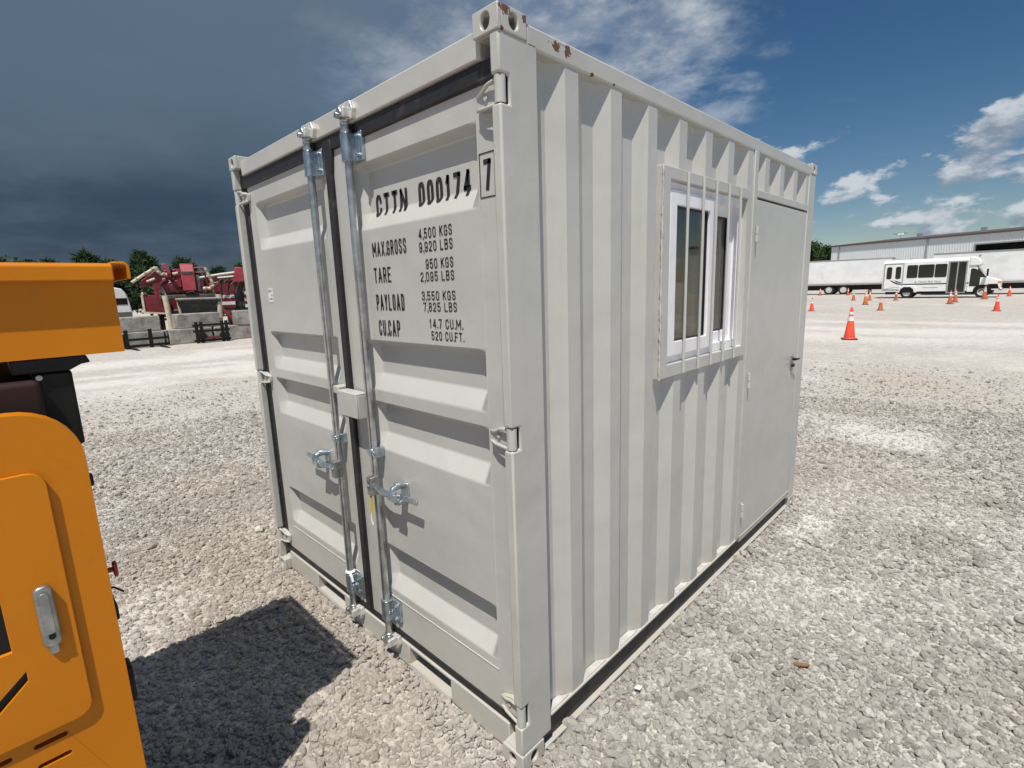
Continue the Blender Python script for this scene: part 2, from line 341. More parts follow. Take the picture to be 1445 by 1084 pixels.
def make_ground():
    nr, na = 260, 220
    rr = 0.25 * (4000 / 0.25) ** (np.linspace(0, 1, nr)); aa = np.linspace(0, 2 * np.pi, na, endpoint=False)
    X = (CAM.x + rr[:, None] * np.cos(aa)[None]).ravel(); Y = (CAM.y + rr[:, None] * np.sin(aa)[None]).ravel()
    R = np.repeat(rr, na)
    Z = (fbm(X * 1.3, Y * 1.3, 4) - 0.5) * 0.018 * smooth(R, 60, 20) - 0.006
    Z = np.where((X > -0.1) & (X < W * K + 0.1) & (Y > -0.1) & (Y < L * K + 0.1), -0.012, Z)
    co = np.stack([X, Y, Z], 1); co = np.vstack([co, [[CAM.x, CAM.y, -0.006]]])
    faces = []
    for i in range(nr - 1):
        a = i * na
        for k in range(na):
            k2 = (k + 1) % na; faces.append((a + k, a + na + k, a + na + k2, a + k2))
    c = len(co) - 1
    faces += [(c, k, (k + 1) % na) for k in range(na)]
    me = bpy.data.meshes.new('ground'); me.from_pydata(co.tolist(), [], faces); me.update()
    for nm, fn in (('dust', dust_at), ('tan', tan_at)):
        at = me.attributes.new(nm, 'FLOAT', 'POINT'); at.data.foreach_set('value', fn(co[:, 0], co[:, 1]).astype(np.float32))
    for p in me.polygons: p.use_smooth = True
    o = bpy.data.objects.new('ground', me); COL.objects.link(o); o['kind'] = 'structure'
    M = bpy.data.materials.new('gravel_ground'); M.use_nodes = True; nt = M.node_tree; h = G(nt); b = nt.nodes['Principled BSDF']
    pos = h.n('ShaderNodeNewGeometry').outputs['Position']
    dust = h.n('ShaderNodeAttribute', attribute_name='dust').outputs['Fac']; tan = h.n('ShaderNodeAttribute', attribute_name='tan').outputs['Fac']
    wv = h.n('ShaderNodeVectorMath', operation='ADD'); h.inp(wv, 0, pos)
    nz = h.n('ShaderNodeTexNoise'); h.inp(nz, 'Vector', pos); nz.inputs['Scale'].default_value = 18; nz.inputs['Detail'].default_value = 2
    sc = h.n('ShaderNodeVectorMath', operation='SCALE'); h.inp(sc, 0, nz.outputs['Color']); sc.inputs['Scale'].default_value = 0.05; h.inp(wv, 1, sc.outputs[0])
    v = wv.outputs[0]
    cell = h.sep(h.vor(v, 46, 'F1', 'Color'))[0]; dist = h.vor(v, 46, 'F1', 'Distance')
    cell2 = h.sep(h.vor(v, 11, 'F1', 'Color'))[0]
    base = h.ramp(cell, [(0.0, (0.34, 0.32, 0.295)), (0.35, (0.45, 0.425, 0.393)), (0.75, (0.525, 0.498, 0.463)), (1.0, (0.61, 0.585, 0.55))])
    base = h.mix(h.math('MULTIPLY', cell2, 0.30), base, (0.41, 0.385, 0.352, 1))
    base = h.mix(h.math('MULTIPLY', tan, 0.6), base, (0.46, 0.385, 0.305, 1))
    fine = h.noise(pos, 60, 4, 0.65)
    dcol = h.mix(fine, (0.52, 0.498, 0.465, 1), (0.66, 0.64, 0.605, 1))
    mott = h.ss(h.math('ADD', dust, h.math('MULTIPLY', h.math('SUBTRACT', h.noise(pos, 7, 5, 0.65), 0.5), 0.9)), 0.20, 0.85)
    c = h.mix(h.math('MULTIPLY', mott, 0.85), base, dcol)
    c = h.mix(h.math('MULTIPLY', h.ss(h.noise(pos, 0.9, 5, 0.6), 0.5, 0.75), 0.22), c, (0.36, 0.325, 0.28, 1))
    spk = h.math('ADD', h.math('MULTIPLY', h.math('SUBTRACT', h.noise(pos, 4.5, 6, 0.75), 0.5), 0.75), 1.0)
    c = h.mix(1.0, c, h.comb(spk, spk, spk), 'MULTIPLY')
    nt.links.new(c, b.inputs['Base Color']); b.inputs['Roughness'].default_value = 0.95; b.inputs['Specular IOR Level'].default_value = 0.2
    hh = h.math('ADD', h.math('MULTIPLY', h.math('SUBTRACT', 0.7, dist), h.math('SUBTRACT', 1.15, mott)), h.math('MULTIPLY', fine, 0.3))
    nt.links.new(h.bump(hh, 0.8, 0.010), b.inputs['Normal'])
    me.materials.append(M)
    return o
make_ground()

def gravel_material():
    M = bpy.data.materials.new('gravel_stone'); M.use_nodes = True; nt = M.node_tree; h = G(nt); b = nt.nodes['Principled BSDF']
    def att(n): return h.n('ShaderNodeAttribute', attribute_name=n, attribute_type='INSTANCER').outputs['Fac']
    rnd = h.n('ShaderNodeObjectInfo').outputs['Random']; tco = h.n('ShaderNodeTexCoord').outputs['Object']; pos = h.n('ShaderNodeNewGeometry').outputs['Position']
    base = h.ramp(rnd, [(0.0, (0.27, 0.253, 0.231)), (0.2, (0.385, 0.363, 0.333)), (0.6, (0.47, 0.444, 0.409)), (0.88, (0.54, 0.513, 0.475)), (1.0, (0.66, 0.635, 0.60))])
    base = h.mix(h.math('MULTIPLY', h.ss(h.noise(tco, 2.5, 4, 0.65), 0.35, 0.7), 0.35), base, (0.38, 0.356, 0.328, 1))
    base = h.mix(h.math('MULTIPLY', att('tan'), 0.5), base, (0.45, 0.375, 0.295, 1))
    up = h.sep(h.n('ShaderNodeNewGeometry').outputs['Normal'])[2]
    dm = h.math('MULTIPLY', att('dust'), h.ss(h.math('ADD', h.noise(pos, 30, 4, 0.6), h.math('MULTIPLY', att('dust'), 0.35)), 0.45, 0.75))
    c = h.mix(h.math('MULTIPLY', dm, 0.7), base, (0.60, 0.578, 0.545, 1))
    nt.links.new(c, b.inputs['Base Color']); b.inputs['Roughness'].default_value = 0.9; b.inputs['Specular IOR Level'].default_value = 0.25
    nt.links.new(h.bump(h.noise(tco, 5, 4, 0.65), 0.5, 0.15), b.inputs['Normal'])
    return M

def make_gravel():
    parts = []
    mid = math.atan2(Fv.y, Fv.x)
    for r0, r1, dens, half in ((0.7, 3.2, 6200, 74), (3.2, 5.5, 3900, 60), (5.5, 9.0, 1700, 54), (9.0, 13.0, 600, 50)):
        h = math.radians(half); area = h * (r1 * r1 - r0 * r0); n = int(area * dens)
        r = np.sqrt(rng.uniform(r0 * r0, r1 * r1, n)); a = mid + rng.uniform(-h, h, n)
        parts.append(np.stack([CAM.x + r * np.cos(a), CAM.y + r * np.sin(a), r], 1))
    # stones pushed up against the foot of the container
    for n_, fx in ((900, 0), (700, 1)):
        u = rng.random(n_); e = np.abs(rng.normal(0, 0.035, n_))
        if fx == 0: q = np.stack([np.full(n_, W * K + 0.004) + e, 0.05 + u * (L * K - 0.05), np.zeros(n_)], 1)
        else: q = np.stack([0.05 + u * (W * K - 0.1), 0.028 * K - e, np.zeros(n_)], 1)
        q[:, 2] = np.hypot(q[:, 0] - CAM.x, q[:, 1] - CAM.y); parts.append(q)
    P = np.vstack(parts)
    m = 0.002
    keep = ~((P[:, 0] > -m + 0.0) & (P[:, 0] < W * K + m) & (P[:, 1] > 0.03 * K) & (P[:, 1] < L * K + m))
    P = P[keep]; x, y, r = P.T
    d = dust_at(x, y); t = tan_at(x, y)
    keep = (rng.random(len(P)) > d * 0.40) & (rng.random(len(P)) < np.clip((13.5 - r) / 6.5, 0, 1))
    x, y, r, d, t = x[keep], y[keep], r[keep], d[keep], t[keep]; n = len(x)
    size = np.clip(rng.lognormal(math.log(0.0066), 0.48, n), 0.003, 0.026) * (1 + 0.02 * np.clip(r - 5, 0, 10))
    gz = (fbm(x * 1.3, y * 1.3, 4) - 0.5) * 0.018 * smooth(r, 60, 20) - 0.006
    z = gz + size * (rng.uniform(-0.05, 0.80, n) - d * 0.45)
    scl = np.stack([size * rng.uniform(0.9, 1.45, n), size * rng.uniform(0.75, 1.1, n), size * rng.uniform(0.62, 0.98, n)], 1)
    rot = np.stack([rng.normal(0, 0.28, n), rng.normal(0, 0.28, n), rng.uniform(0, 6.283, n)], 1)
    me = bpy.data.meshes.new('gravel'); me.vertices.add(n); me.vertices.foreach_set('co', np.stack([x, y, z], 1).astype(np.float32).ravel())
    for nm, ty, dat, key in (('scl', 'FLOAT_VECTOR', scl, 'vector'), ('rot', 'FLOAT_VECTOR', rot, 'vector'), ('dust', 'FLOAT', d, 'value'), ('tan', 'FLOAT', t, 'value')):
        at = me.attributes.new(nm, ty, 'POINT'); at.data.foreach_set(key, dat.astype(np.float32).ravel())
    o = bpy.data.objects.new('gravel', me); COL.objects.link(o)
    tag(o, 'loose pale grey crushed stone covering the yard floor', 'gravel', kind='stuff')
    ng = bpy.data.node_groups.new('gravel_scatter', 'GeometryNodeTree'); q = G(ng)
    ng.interface.new_socket('Geometry', in_out='INPUT', socket_type='NodeSocketGeometry'); ng.interface.new_socket('Geometry', in_out='OUTPUT', socket_type='NodeSocketGeometry')
    gi = q.n('NodeGroupInput'); go = q.n('NodeGroupOutput'); lk = ng.links.new
    join = q.n('GeometryNodeJoinGeometry')
    for k in range(8):
        ico = q.n('GeometryNodeMeshIcoSphere'); ico.inputs['Radius'].default_value = 1.0; ico.inputs['Subdivisions'].default_value = 2
        sp = q.n('GeometryNodeSetPosition'); ps = q.n('GeometryNodeInputPosition')
        ad = q.n('ShaderNodeVectorMath', operation='ADD'); lk(ps.outputs[0], ad.inputs[0]); ad.inputs[1].default_value = (k * 7.3, k * 3.1, k * 1.7)
        nz = q.n('ShaderNodeTexNoise'); nz.inputs['Scale'].default_value = 0.95; nz.inputs['Detail'].default_value = 1.5; lk(ad.outputs[0], nz.inputs['Vector'])
        su = q.n('ShaderNodeVectorMath', operation='SUBTRACT'); lk(nz.outputs['Color'], su.inputs[0]); su.inputs[1].default_value = (0.5, 0.5, 0.5)
        ml = q.n('ShaderNodeVectorMath', operation='SCALE'); lk(su.outputs[0], ml.inputs[0]); ml.inputs['Scale'].default_value = 1.7
        lk(ico.outputs[0], sp.inputs['Geometry']); lk(ml.outputs[0], sp.inputs['Offset'])
        g2 = q.n('GeometryNodeGeometryToInstance'); lk(sp.outputs[0], g2.inputs[0]); lk(g2.outputs[0], join.inputs[0])
    iop = q.n('GeometryNodeInstanceOnPoints'); lk(gi.outputs[0], iop.inputs['Points']); lk(join.outputs[0], iop.inputs['Instance'])
    iop.inputs['Pick Instance'].default_value = True
    ri = q.n('FunctionNodeRandomValue', data_type='INT'); ri.inputs[4].default_value = 0; ri.inputs[5].default_value = 7; lk(ri.outputs[2], iop.inputs['Instance Index'])
    na = q.n('GeometryNodeInputNamedAttribute', data_type='FLOAT_VECTOR'); na.inputs[0].default_value = 'scl'; lk(na.outputs[0], iop.inputs['Scale'])
    nr = q.n('GeometryNodeInputNamedAttribute', data_type='FLOAT_VECTOR'); nr.inputs[0].default_value = 'rot'
    er = q.n('FunctionNodeEulerToRotation'); lk(nr.outputs[0], er.inputs[0]); lk(er.outputs[0], iop.inputs['Rotation'])
    sm = q.n('GeometryNodeSetMaterial'); sm.inputs['Material'].default_value = gravel_material(); lk(iop.outputs[0], sm.inputs[0]); lk(sm.outputs[0], go.inputs[0])
    md = o.modifiers.new('scatter', 'NODES'); md.node_group = ng
    return n
print('gravel stones', make_gravel())

# ------------------------------------------------------------------ the container
MB.S = K
YD = 0.042                    # door skin, set back from the front of the posts
CT = empty('shipping_container', (0, 0, 0), 0, 'light grey shipping container office with double cargo doors, barred window and side door', 'container')
def B(): return MB()
def mir(mb):
    mb.v = [(W - x, y, z) for x, y, z in mb.v]; return mb

HZ = [(0.163, 0.240), (1.099, 1.169), (2.034, 2.106)]      # hinge heights
def post_front():
    mb = B()
    sec = [(W - 0.034, 0.0), (W, 0.0), (W, 0.036), (W, 0.147), (W - 0.012, 0.147), (W - 0.012, 0.036), (W - 0.034, 0.036)]   # a b c d e f g
    zs = [0.062] + [q for h_ in HZ for q in h_] + [2.205]; n = 7
    vs = [(x, y, z) for z in zs for x, y in sec]; fs = []
    for i in range(len(zs) - 1):
        o = i * n; p = o + n; cut = i % 2 == 1
        def q(u, v): fs.append((o + u, o + v, p + v, p + u))
        q(2, 3); q(3, 4); q(4, 5)
        if cut: q(5, 2)
        else: q(0, 1); q(1, 2); q(5, 6); q(6, 0)
        if i > 0: fs.append((o + 0, o + 1, o + 2, o + 5, o + 6))
    fs.append(tuple(range(7))); fs.append(tuple(range((len(zs) - 1) * n, len(zs) * n)))
    mb.add(vs, fs)
    mb.box(W - 0.10, W - 0.0122, 0.095, 0.146, 0.07, 2.19)  # inner box behind the post, added to block light
    return mb
def casting(name_m, fx, fy, top):
    """corner casting with oval lifting holes on its outer faces"""
    z0, z1 = (2.203, 2.264) if top else (0.0, 0.062)
    d0, d1 = 0.092, 0.104
    mb = B(); t = 0.014
    x0, x1 = W - d0, W + 0.003
    y0, y1 = -0.003, d1
    zc = (z0 + z1) / 2; rz = 0.021
    mb.plate([(x0, z0), (x1, z0), (x1, z1), (x0, z1)], [ell((x0 + x1) / 2, zc, 0.017, rz)], 'y', y0, y0 + t)
    mb.plate([(y0 + t, z0), (y1, z0), (y1, z1), (y0 + t, z1)], [ell((y0 + y1) / 2 + 0.004, zc, 0.017, rz)], 'x', x1 - t, x1)
    mb.box(x0, x0 + t, y0 + t, y1, z0, z1); mb.box(x0 + t, x1 - t, y1 - t, y1, z0, z1)
    mb.box(x0 + t, x1 - t, y0 + t, y1 - t, z1 - t, z1); mb.box(x0 + t, x1 - t, y0 + t, y1 - t, z0, z0 + 0.010)
    if fx: mb.v = [(W - x, y, z) for x, y, z in mb.v]
    if fy: mb.v = [(x, L - y, z) for x, y, z in mb.v]
    return mb.build('corner_casting', name_m, CT, bevel=0.003)
for fx in (0, 1):
    for fy in (0, 1):
        for top in (0, 1): casting(PAINTR if (top and not fx and not fy) else PAINT, fx, fy, top)
def hinge(mirror, a, b):
    p = B().lathe([(0.0152, a + 0.003), (0.0152, b - 0.003)], (W - 0.0165, 0.0165, 0), 18)
    q = B()
    x0, x1 = W - 0.118, W - 0.020
    q.prism([(x0, a + 0.012), (x0 + 0.03, a + 0.004), (x1, a - 0.002), (x1, b - 0.012), (x0 + 0.045, b - 0.012), (x0, b - 0.03)], 'y', 0.026, 0.0415)
    q.tube([(x0 + 0.002, 0.028, b - 0.030), (x0 + 0.03, 0.020, b - 0.024), (x0 + 0.055, 0.016, b - 0.012), (x1, 0.012, b - 0.008)], 0.0055, 8)
    q.tube([(x0 + 0.002, 0.028, a + 0.010), (x0 + 0.03, 0.020, a + 0.006), (x1, 0.012, a + 0.002)], 0.0055, 8)
    q.lathe([(0.008, 0.020), (0.008, 0.027)], (x0 + 0.04, 0, (a + b) / 2 - 0.004), 10, 'y')
    if mirror: mir(p); mir(q)
    o = p.build('hinge_pin', PAINT, CT, smooth=True); q.build('hinge_strap', PAINT, o, bevel=0.003)
for mr in (0, 1):
    mb = post_front(); mb = mir(mb) if mr else mb
    mb.build('corner_post', PAINT, CT, bevel=0.006, seg=3)
    for a, b in HZ: hinge(mr, a, b)
    pb = B().box(W - 0.05, W, L - 0.13, L, 0.0625, 2.2025); pb = mir(pb) if mr else pb
    pb.build('corner_post', PAINT, CT, bevel=0.006)
# header, sill, rails, roof, floor
B().box(0.0925, W - 0.0925, 0.02, 0.10, 2.166, 2.238).build('header', PAINT, CT, bevel=0.005)
sl = B()
S1, S2 = (0.445, 0.735), (1.290, 1.565)
for a, b in ((0.0925, S1[0]), (S1[1], S2[0]), (S2[1], W - 0.0925)): sl.box(a, b, 0.032, 0.10, 0.0, 0.106)
for a, b in (S1, S2):
    sl.box(a + .0005, b - .0005, 0.032, 0.10, 0.094, 0.106); sl.box(a + .0005, b - .0005, 0.024, 0.10, 0.002, 0.017); sl.box(a + .0005, b - .0005, 0.024, 0.030, 0.017, 0.026)
sill = sl.build('door_sill', PAINT, CT, bevel=0.003)
B().box(0.05, W - 0.05, 0.40, 0.42, 0.01, 0.118).build('pocket_back', UNDER, CT)
for mr in (0, 1):
    r = B().box(W - 0.062, W, 0.1045, L - 0.1045, 2.191, 2.247)
    r = mir(r) if mr else r
    r.build('top_rail', PAINTR if not mr else PAINT, CT, bevel=0.006, seg=3)
    f = B().box(W - 0.052, W + 0.001, 0.1475, L - 0.1045, 0.116, 0.125); f.box(W - 0.052, W - 0.002, 0.1045, L - 0.1045, 0.0, 0.010)
    f = mir(f) if mr else f
    o = f.build('bottom_rail', PAINT, CT, bevel=0.002)
    wb = B().box(W - 0.030, W - 0.022, 0.1045, L - 0.1045, 0.010, 0.116); wb = mir(wb) if mr else wb
    wb.build('rail_web', UNDER, o)
B().box(0.09, W - 0.09, L - 0.06, L, 2.191, 2.245).build('rear_header', PAINT, CT, bevel=0.005)
B().box(0.09, W - 0.09, L - 0.06, L, 0.0, 0.12).build('rear_sill', PAINT, CT, bevel=0.005)
B().box(0.0625, W - 0.0625, 0.1005, L - 0.0605, 2.225, 2.236).build('roof_sheet', PAINT, CT)
B().box(0.053, W - 0.053, 0.1, L - 0.06, 0.105, 0.122).build('floor', UNDER, CT)

# corrugated walls
DEP = 0.036; DEPS = 0.031; PITCH = 0.2365
def corr(s):
    t = (s - 0.334) % PITCH            # 0 = end of an outer flat
    a, b, c = 0.057, 0.1155, 0.1735
    if t < a: return -DEPS * t / a
    if t < b: return -DEPS
    if t < c: return -DEPS + DEPS * (t - b) / (c - b)
    return 0.0
def corr_breaks(a, b):
    out = {a, b}
    for i in range(-2, 16):
        for t in (0, 0.057, 0.1155, 0.1735):
            s = 0.334 + i * PITCH + t
            if a < s < b: out.add(s)
    return sorted(out)
def wall_strip(mb, a, b, z0, z1, f):
    bs = corr_breaks(a, b)
    for s0, s1 in zip(bs[:-1], bs[1:]):
        mb.add([f(s0, z0), f(s1, z0), f(s1, z1), f(s0, z1)], [(0, 1, 2, 3)])
WY0, WY1, WZ0, WZ1 = 0.87, 1.715, 1.21, 1.975            # hole behind the window frame
fs = lambda s, z: (W - 0.004 + corr(s), s, z)
mb = B()
wall_strip(mb, 0.1465, WY0, 0.124, 2.1915, fs); wall_strip(mb, WY0, WY1, 0.124, WZ0, fs); wall_strip(mb, WY0, WY1, WZ1, 2.1915, fs); wall_strip(mb, WY1, 1.766, 0.124, 2.1915, fs); wall_strip(mb, 1.814, L - 0.129, 2.0, 2.1915, fs)
o = mb.build('side_wall', PAINT, CT, bevel=0.004, recalc=False, angle=15)
mb = B(); wall_strip(mb, 0.1465, L - 0.129, 0.124, 2.1915, lambda s, z: (0.004 - corr(s), s, z)); mb.build('side_wall', PAINT, CT, recalc=False)
mb = B(); wall_strip(mb, 0.05, W - 0.05, 0.119, 2.192, lambda s, z: (s, L - 0.004 + corr(s), z)); mb.build('rear_wall', PAINT, CT, recalc=False)
# pale caulk pads putting in the sunlit ledges where corrugations meet the bottom rail
LEDGE = mat('ledge_highlight_caulk', (0.52, 0.51, 0.48), 0.6, var=0.15, vscale=20, bump=0.5, bscale=60, bdist=0.004)
for i in range(-1, 7):
    s = 0.334 + i * PITCH
    a = max(s + 0.02, 0.149); b = min(s + 0.155, 1.764)
    if b - a < 0.03: continue
    B().prism([(W - 0.006, a), (W - 0.006, b), (W - DEPS - 0.002, b - 0.035), (W - DEPS - 0.002, a + 0.035)], 'z', 0.1245, 0.1305).build('ledge_highlight', LEDGE, CT, bevel=0.002)

# cargo doors
REC = [(2.026, 2.008, 1.858, 1.797), (1.383, 1.366, 1.251, 1.189), (1.139, 1.122, 1.008, 0.946), (0.523, 0.506, 0.380, 0.319)]
def relief(z):
    for t, ft, fb, bt in REC:
        if bt <= z <= t:
            if z > ft: return DEP * (t - z) / (t - ft)
            if z >= fb: return DEP
            return DEP * (z - bt) / (fb - bt)
    return 0.0
def cargo_door(name, x0, x1, ra, rb):
    zs = sorted([0.140, 2.112] + [q for r in REC for q in r]); xs = [x0, ra, ra + 0.034, rb - 0.034, rb, x1]
    e = [0, 0, 1, 1, 0, 0]
    mb = B(); n = len(zs); vs = []
    for i, x in enumerate(xs):
        for z in zs: vs.append((x, YD + relief(z) * e[i], z))
    fsx = [(i * n + j, (i + 1) * n + j, (i + 1) * n + j + 1, i * n + j + 1) for i in range(len(xs) - 1) for j in range(n - 1)]
    mb.add(vs, fsx)
    mb.add([(x0, YD, 0.14), (x0, 0.09, 0.14), (x0, 0.09, 2.112), (x0, YD, 2.112), (x1, YD, 0.14), (x1, 0.09, 0.14), (x1, 0.09, 2.112), (x1, YD, 2.112)], [(0, 1, 2, 3), (4, 7, 6, 5), (3, 2, 6, 7), (0, 4, 5, 1), (1, 5, 6, 2)])
    return mb.build(name, PAINT, CT, bevel=0.004, angle=12)
DL = cargo_door('cargo_door', 0.085, 0.966, 0.172, 0.905)
DR = cargo_door('cargo_door', 1.000, 1.927, 1.155, 1.832)
# raised weld beads along the edge of each pressed panel
for dd, ra, rb in ((DL, 0.172, 0.905), (DR, 1.155, 1.832)):
    B().tube([(ra, YD - 0.0005, 0.285), (rb, YD - 0.0005, 0.285)], 0.0025, 6).tube([(rb + 0.004, YD - 0.0005, 0.27), (rb + 0.004, YD - 0.0005, 2.05)], 0.0022, 6).build('weld_bead', PAINT, dd, smooth=True)
# gaskets
gk = B().box(0.036, W - 0.036, 0.030, 0.088, 2.112, 2.1655); gk.build('top_gasket', RUBBER, CT, bevel=0.006)
B().box(0.036, W - 0.036, 0.038, 0.088, 0.1065, 0.1395).build('bottom_gasket', RUBBER, CT, bevel=0.006)
B().box(0.040, 0.0845, 0.040, 0.088, 0.14, 2.1115).build('side_gasket', RUBBER, CT, bevel=0.006)
B().box(1.9275, W - 0.013, 0.048, 0.088, 0.14, 2.1115).build('side_gasket', RUBBER, CT, bevel=0.004)
B().prism([(0.961, 0.141), (1.003, 0.141), (1.003, 2.02), (1.016, 2.09), (1.016, 2.150), (0.956, 2.150), (0.956, 2.09), (0.961, 2.02)], 'y', 0.026, 0.060).build('centre_gasket', RUBBER, CT, bevel=0.004)

# locking bars
def bar(xr, side):
    yr = 0.012
    rod = B().tube([(xr, yr, 0.115), (xr, yr, 2.175)], 0.0150, 18).build('locking_bar', GALV, CT, smooth=True)
    for za, zb in ((2.035, 2.132), (0.188, 0.280)):
        br = B().prism(rrect(xr - 0.021, xr + 0.024, -0.008, YD - 0.0005, 0.012, 4), 'z', za, zb)
        br.box(xr + 0.0235, xr + 0.072, YD - 0.014, YD - 0.0005, za, zb)
        b_ = br.build('bearing_bracket', ZINC, rod, bevel=0.002)
    for za in (2.052, 2.115, 0.205, 0.262):
        B().lathe([(0.009, YD - 0.024), (0.009, YD - 0.023), (0.0055, YD - 0.023), (0.0055, YD - 0.03)][::-1] if 0 else [(0.0055, YD - 0.030), (0.0055, YD - 0.024), (0.009, YD - 0.0239), (0.009, YD - 0.013)], (xr + 0.056, 0, za), 8, 'y').build('bolt', ZINC, rod)
    for za in (2.085, 0.233): B().box(xr + 0.050, xr + 0.062, YD - 0.020, YD - 0.0135, za - 0.028, za + 0.028).build('clamp_bar', ZINC, rod, bevel=0.001)
    B().lathe([(0.0205, 2.133), (0.0215, 2.138), (0.0205, 2.145)], (xr, yr, 0), 16).lathe([(0.0195, 2.160), (0.0205, 2.164), (0.0195, 2.168)], (xr, yr, 0), 16).build('collar', GALV, rod, smooth=True)
    for top in (1, 0):
        z0 = 2.172 if top else 0.118; sg = 1 if top else -1
        def zz(a): return z0 + sg * a
        c = B()
        c.lathe([(0.0175, min(zz(-0.006), zz(0.012))), (0.021, zz(0.003)), (0.0175, max(zz(-0.006), zz(0.012)))], (xr, yr, 0), 14)
        c.prism([(xr - 0.026, zz(0.012)), (xr + 0.030, zz(0.010)), (xr + 0.034, zz(0.022)), (xr + 0.012, zz(0.027)), (xr + 0.004, zz(0.044)), (xr - 0.012, zz(0.046)), (xr - 0.026, zz(0.030))], 'y', -0.012, 0.022)
        c.lathe([(0.011, -0.020), (0.011, 0.030)], (xr - 0.014, 0, zz(0.020)), 10, 'y')
        c.build('cam', GALV, rod, bevel=0.003)
        k = B()
        ybk = 0.0195 if top else 0.0315
        k.prism([(xr + 0.012, zz(0.002)), (xr + 0.060, zz(-0.004)), (xr + 0.066, zz(0.030)), (xr + 0.052, zz(0.058)), (xr + 0.014, zz(0.060))], 'y', ybk - 0.016, ybk + 0.002)
        k.prism([(xr - 0.036, zz(0.040)), (xr + 0.016, zz(0.036)), (xr + 0.016, zz(0.058)), (xr - 0.030, zz(0.060))], 'y', ybk - 0.016, ybk + 0.002)
        k.box(xr + 0.036, xr + 0.050, -0.022, ybk, min(zz(0.0), zz(0.034)), max(zz(0.0), zz(0.034)))
        k.build('cam_keeper', mat('painted_keeper', (0.62, 0.62, 0.59), 0.4, 0.3, var=0.2, vscale=40, bump=0.4, bscale=90, bdist=0.003), rod, bevel=0.003)
    cl = B().prism(rrect(xr - 0.020, xr + 0.020, -0.009, YD - 0.0005, 0.010, 4), 'z', 0.925, 0.952); cl.box(xr + 0.0195, xr + 0.036, 0.0, YD - 0.0005, 0.918, 0.958); cl.box(xr - 0.028, xr - 0.0195, 0.012, YD - 0.0005, 0.924, 0.953)
    cl.lathe([(0.007, -0.008), (0.007, 0.0)], (xr + 0.028, 0, 0.94), 8, 'y')
    cl.build('guide_clamp', ZINC, rod, bevel=0.002)
    # handle with its catch
    s = side; zh = 0.800
    hub = B().prism(rrect(xr - 0.019, xr + 0.019, -0.024, 0.020, 0.008, 3), 'z', zh - 0.040, zh + 0.036)
    hub.lathe([(0.008, -0.030), (0.008, -0.02)], (xr, 0, zh), 10, 'y')
    hub.build('handle_hub', GREYCAST, rod, bevel=0.002)
    lv = B()
    pts = [(0.012, -0.006, 0.002), (0.06, -0.014, 0.000), (0.10, -0.018, -0.004), (0.15, -0.014, -0.002), (0.195, 0.000, 0.002)]
    lv.tube([(xr + s * a, y, zh + c) for a, y, c in pts], [0.011, 0.0105, 0.014, 0.012, 0.009], 10)
    lv.prism([(xr + s * 0.185, zh - 0.010), (xr + s * 0.302, zh - 0.006), (xr + s * 0.304, zh + 0.014), (xr + s * 0.190, zh + 0.013)], 'y', -0.006, 0.003)
    lv.build('handle', ZINC, rod, bevel=0.002)
    ct = B(); xc = xr + s * 0.168
    ct.prism(rrect(xc - 0.024, xc + 0.024, zh - 0.030, zh + 0.042, 0.012, 4), 'y', YD - 0.008, YD - 0.0005)
    ct.tube([(xc - s * 0.002, YD - 0.006, zh + 0.030), (xc - s * 0.002, 0.006, zh + 0.034), (xc + s * 0.002, -0.018, zh + 0.028), (xc + s * 0.004, -0.030, zh + 0.008)], [0.014, 0.013, 0.012, 0.012], 9)
    ct.prism([(xc - s * 0.030, zh - 0.016), (xc + s * 0.030, zh - 0.018), (xc + s * 0.022, zh + 0.012), (xc - s * 0.016, zh + 0.016)], 'y', -0.030, -0.016)
    ct.tube([(xc + s * 0.006, YD - 0.008, zh - 0.024), (xc + s * 0.006, 0.000, zh - 0.034), (xc + s * 0.008, -0.014, zh - 0.026)], 0.009, 8)
    ct.lathe([(0.014, -0.006), (0.014, 0.012)], (xc + s * 0.002, 0, zh + 0.036), 12, 'y')
    ct.build('handle_catch', ZINC, rod, bevel=0.0015)
    return rod
R1 = bar(0.868, -1); R2 = bar(1.174, 1)
# lock box over the seam
lb = B(); lb.box(0.974, 1.132, -0.022, -0.015, 1.070, 1.172); lb.box(0.974, 1.132, -0.015, 0.030, 1.165, 1.172); lb.box(1.124, 1.132, -0.015, YD - 0.0005, 1.068, 1.165); lb.box(0.974, 0.981, -0.015, 0.022, 1.075, 1.165)
lb.tube([(1.133, 0.036, 1.066), (1.136, 0.030, 1.10), (1.133, 0.036, 1.13), (1.136, 0.032, 1.168)], 0.005, 6)
LB = lb.build('lock_box', PAINT, CT, bevel=0.003)
B().box(0.912, 0.962, -0.006, YD - 0.0005, 1.150, 1.182).build('lock_tab', PAINT, LB, bevel=0.003)
# wire seal with a yellow tag hanging at the right-hand handle
B().tube([(1.182, -0.030, 0.822), (1.186, -0.036, 0.842), (1.180, -0.030, 0.828), (1.172, -0.020, 0.790), (1.170, -0.014, 0.750)], 0.0028, 6).build('seal_wire', GALV, R2, smooth=True)
B().prism([(1.160, 0.680), (1.174, 0.675), (1.178, 0.750), (1.164, 0.753)], 'y', -0.018, -0.014).build('seal_tag', YELLOW, R2)
B().tube([(1.168, -0.016, 0.680), (1.162, -0.018, 0.655), (1.170, -0.016, 0.630)], 0.0035, 6).build('seal_end', WHITE, R2, smooth=True)
